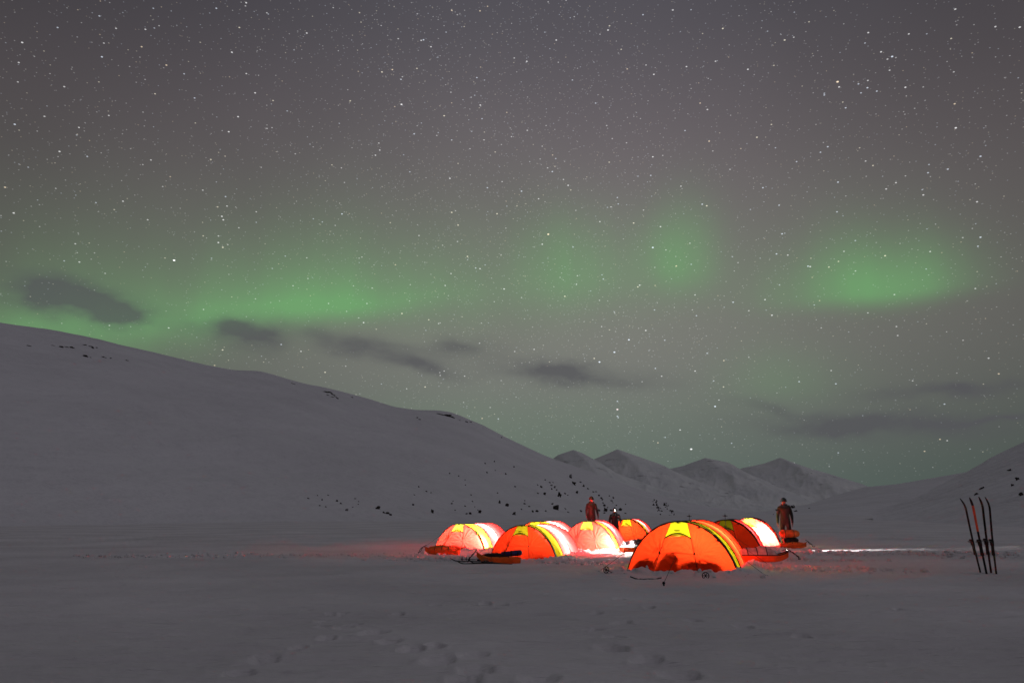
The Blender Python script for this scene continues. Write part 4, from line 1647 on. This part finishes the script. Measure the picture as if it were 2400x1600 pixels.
# ------------------------------------------------------------------ stars
CLOUDS = [(215, 718, 130, 38), (585, 775, 95, 32), (835, 795, 150, 22), (945, 842, 120, 24), (1340, 872, 160, 18), (2060, 1002, 170, 22), (2230, 915, 120, 12)]
BRIGHT = [(1285, 549, 3.4, 'o'), (408, 610, 4.5, 'w'), (1963, 192, 3.6, 'o'), (1447, 959, 3.2, 'r'), (1530, 580, 2.6, 'b'), (1405, 848, 2.8, 'b'), (1440, 825, 2.8, 'b'), (1474, 796, 2.6, 'b'),
          (1676, 952, 2.4, 'b'), (1620, 1052, 3.6, 'w'), (941, 245, 2.4, 'w'), (719, 78, 1.6, 'w'), (52, 100, 1.8, 'w'), (577, 7, 1.8, 'w'), (507, 20, 1.4, 'b'), (1577, 24, 1.6, 'w'), (1425, 71, 1.9, 'w'),
          (2035, 77, 1.6, 'w'), (1507, 35, 1.3, 'b'), (2091, 133, 2.2, 'b'), (2065, 122, 1.7, 'w'), (2033, 206, 1.8, 'b'), (2012, 197, 1.3, 'b'), (2034, 189, 1.2, 'w'), (1932, 223, 1.3, 'b'), (1932, 219, 1.0, 'b'),
          (2055, 214, 1.4, 'b'), (2018, 218, 1.2, 'b'), (2122, 205, 1.9, 'w'), (2080, 139, 1.2, 'w'), (2085, 165, 1.2, 'w'), (2130, 80, 1.3, 'w'), (2333, 63, 1.4, 'w'), (2239, 22, 1.5, 'w'), (2240, 300, 2.0, 'w'),
          (1982, 253, 1.5, 'b'), (1658, 257, 1.5, 'w'), (1774, 322, 1.7, 'y'), (1808, 292, 1.2, 'y'), (1677, 144, 1.4, 'w'), (1641, 242, 1.3, 'o'), (1470, 162, 1.2, 'o'), (1940, 344, 1.6, 'b'), (1923, 357, 1.3, 'b'), (1867, 379, 1.2, 'b'),
          (1788, 440, 1.6, 'b'), (1964, 427, 1.7, 'b'), (2077, 443, 1.4, 'w'), (2164, 457, 1.5, 'w'), (2175, 405, 1.3, 'b'), (2290, 473, 1.5, 'w'), (1826, 481, 1.4, 'b'), (1833, 548, 1.9, 'b'), (1820, 595, 1.8, 'b'),
          (2298, 556, 1.9, 'b'), (2292, 577, 1.2, 'b'), (1978, 589, 1.0, 'w'), (2005, 635, 0.9, 'w'), (1447, 463, 1.2, 'b'), (1449, 478, 1.1, 'b'), (1432, 485, 1.1, 'w'), (1396, 242, 1.2, 'b'), (1343, 579, 1.2, 'b'),
          (1414, 654, 1.3, 'b'), (1534, 726, 1.2, 'b'), (1617, 570, 1.0, 'w'), (1629, 691, 1.2, 'w'), (1793, 702, 1.5, 'w'), (1755, 728, 1.0, 'w'), (1558, 797, 1.2, 'b'), (1536, 863, 1.4, 'b'), (1873, 894, 1.4, 'b'),
          (1959, 899, 1.4, 'b'), (1948, 868, 1.0, 'w'), (2034, 733, 0.9, 'w'), (2104, 786, 1.0, 'w'), (2286, 676, 1.0, 'w'), (2317, 839, 1.2, 'w'), (1594, 1007, 1.5, 'w'), (1542, 1037, 1.2, 'o'), (1447, 975, 1.6, 'b'), (1449, 978, 1.3, 'b'),
          (1447, 940, 1.3, 'b'), (1410, 765, 1.0, 'w'), (1685, 937, 1.0, 'w'), (2203, 1029, 1.2, 'o'), (2220, 1032, 0.9, 'w'), (2167, 1057, 1.1, 'o'), (598, 218, 1.7, 'w'), (520, 507, 1.8, 'w'), (890, 352, 1.3, 'w'), (880, 364, 1.4, 'w'),
          (494, 374, 1.3, 'y'), (390, 153, 1.6, 'o'), (332, 110, 1.4, 'o'), (272, 67, 1.1, 'w'), (561, 65, 1.3, 'y'), (456, 230, 1.2, 'b'), (185, 598 // 2, 1.2, 'w'), (12, 439, 1.6, 'o'), (1125, 26, 1.4, 'o'), (1059, 25, 1.4, 'o'),
          (1010, 110, 1.5, 'w'), (233, 38, 1.2, 'b'), (135, 65, 1.1, 'b'), (44, 147, 1.2, 'w'), (640, 236, 1.1, 'y'), (532, 483, 1.2, 'w'), (510, 485, 1.1, 'y'), (512, 553, 1.1, 'w'), (186, 614, 1.2, 'w'), (982, 552, 1.1, 'w'),
          (1057, 641, 1.2, 'w'), (659, 807, 1.3, 'b'), (503, 856, 1.0, 'o'), (770, 711, 0.9, 'w'), (860, 711, 1.0, 'w'), (477, 725, 0.8, 'w'), (1089, 881, 1.0, 'w'), (1124, 804, 0.9, 'w'), (1028, 758, 1.0, 'w'), (1130, 980, 1.1, 'o')]


def stars():
    D = 40000.0
    px = D / 768.0                                # one render pixel at that distance
    pal = {'w': (1, 1, 1), 'b': (0.78, 0.87, 1.0), 'o': (1.0, 0.80, 0.55), 'y': (1.0, 0.92, 0.70), 'r': (1.0, 0.80, 0.82)}
    V, F, C = [], [], []
    lst = []
    for x, y, f, c in BRIGHT:
        lst.append((ray(x, y), f * 0.42 if f < 2 else f * 0.55, pal[c]))
    mw = np.cross(ray(1080, -200), ray(1250, 720))
    mw /= np.linalg.norm(mw)
    n = 0
    while n < 95000:
        d = rng.normal(size=3)
        d /= np.linalg.norm(d)
        if d[2] < 0.01:
            continue
        b = abs(np.dot(d, mw))
        if rng.random() > 0.45 + 0.55 * math.exp(-(b / 0.22) ** 2):
            continue
        f = min(0.75, 0.040 * (rng.random() + 1e-4) ** -0.56)
        ext = 0.25 + 0.75 * min(1, d[2] / 0.22)
        dens = 1.0
        if d[1] > 0:
            # cloud patches dim the stars behind them
            s = FPX / (d[1] * math.cos(PITCH) + d[2] * math.sin(PITCH))
            u, v = 1200 + d[0] * s, 800 - (d[2] * math.cos(PITCH) - d[1] * math.sin(PITCH)) * s
            for cx, cy_, sx, sy in CLOUDS:
                dens *= 1 - 0.97 * math.exp(-(((u - cx) / sx) ** 2 + ((v - cy_) / sy) ** 2) ** 2 * 0.5)
        c = (1, 1, 1)
        q = rng.random()
        if q < 0.28:
            c = pal['b']
        elif q < 0.45:
            c = pal['y']
        elif q < 0.54:
            c = pal['o']
        lst.append((d, f * ext * dens, c))
        n += 1
    for d, f, c in lst:
        if f < 0.012:
            continue
        d = Vector(d)
        a = d.cross(Vector((0, 0, 1))).normalized()
        b = a.cross(d).normalized()
        s = min(0.98, 0.46 + 0.36 * math.sqrt(f))        # half size in render pixels
        rad = f / (2.2 * s * s)
        k = len(V)
        m = 6 if f > 0.25 else 4
        for j in range(m):
            an = 2 * math.pi * j / m
            V.append(d * D + (a * math.cos(an) * s * 1.15 + b * math.sin(an) * s * 0.8) * px)
            C.append((c[0] * rad, c[1] * rad, c[2] * rad, 1))
        F.append(tuple(range(k, k + m)))
    me = bpy.data.meshes.new('stars')
    me.from_pydata([tuple(v) for v in V], [], F)
    at_ = me.color_attributes.new('glow', 'FLOAT_COLOR', 'POINT')
    at_.data.foreach_set('color', np.array(C, np.float32).ravel())
    m, N, L = newmat('star_light')
    e = N('ShaderNodeEmission')
    at2 = N('ShaderNodeAttribute')
    at2.attribute_name = 'glow'
    L(at2.outputs['Color'], e.inputs[0])
    t = N('ShaderNodeBsdfTransparent')
    ad = N('ShaderNodeAddShader')
    o = N('ShaderNodeOutputMaterial')
    L(e.outputs[0], ad.inputs[0])
    L(t.outputs[0], ad.inputs[1])
    L(ad.outputs[0], o.inputs[0])
    m.cycles.emission_sampling = 'NONE'
    ob = link('stars', me, 'star_light')
    ob['kind'] = 'stuff'
    tag(ob, 'countless stars scattered over the night sky', 'stars')


stars()
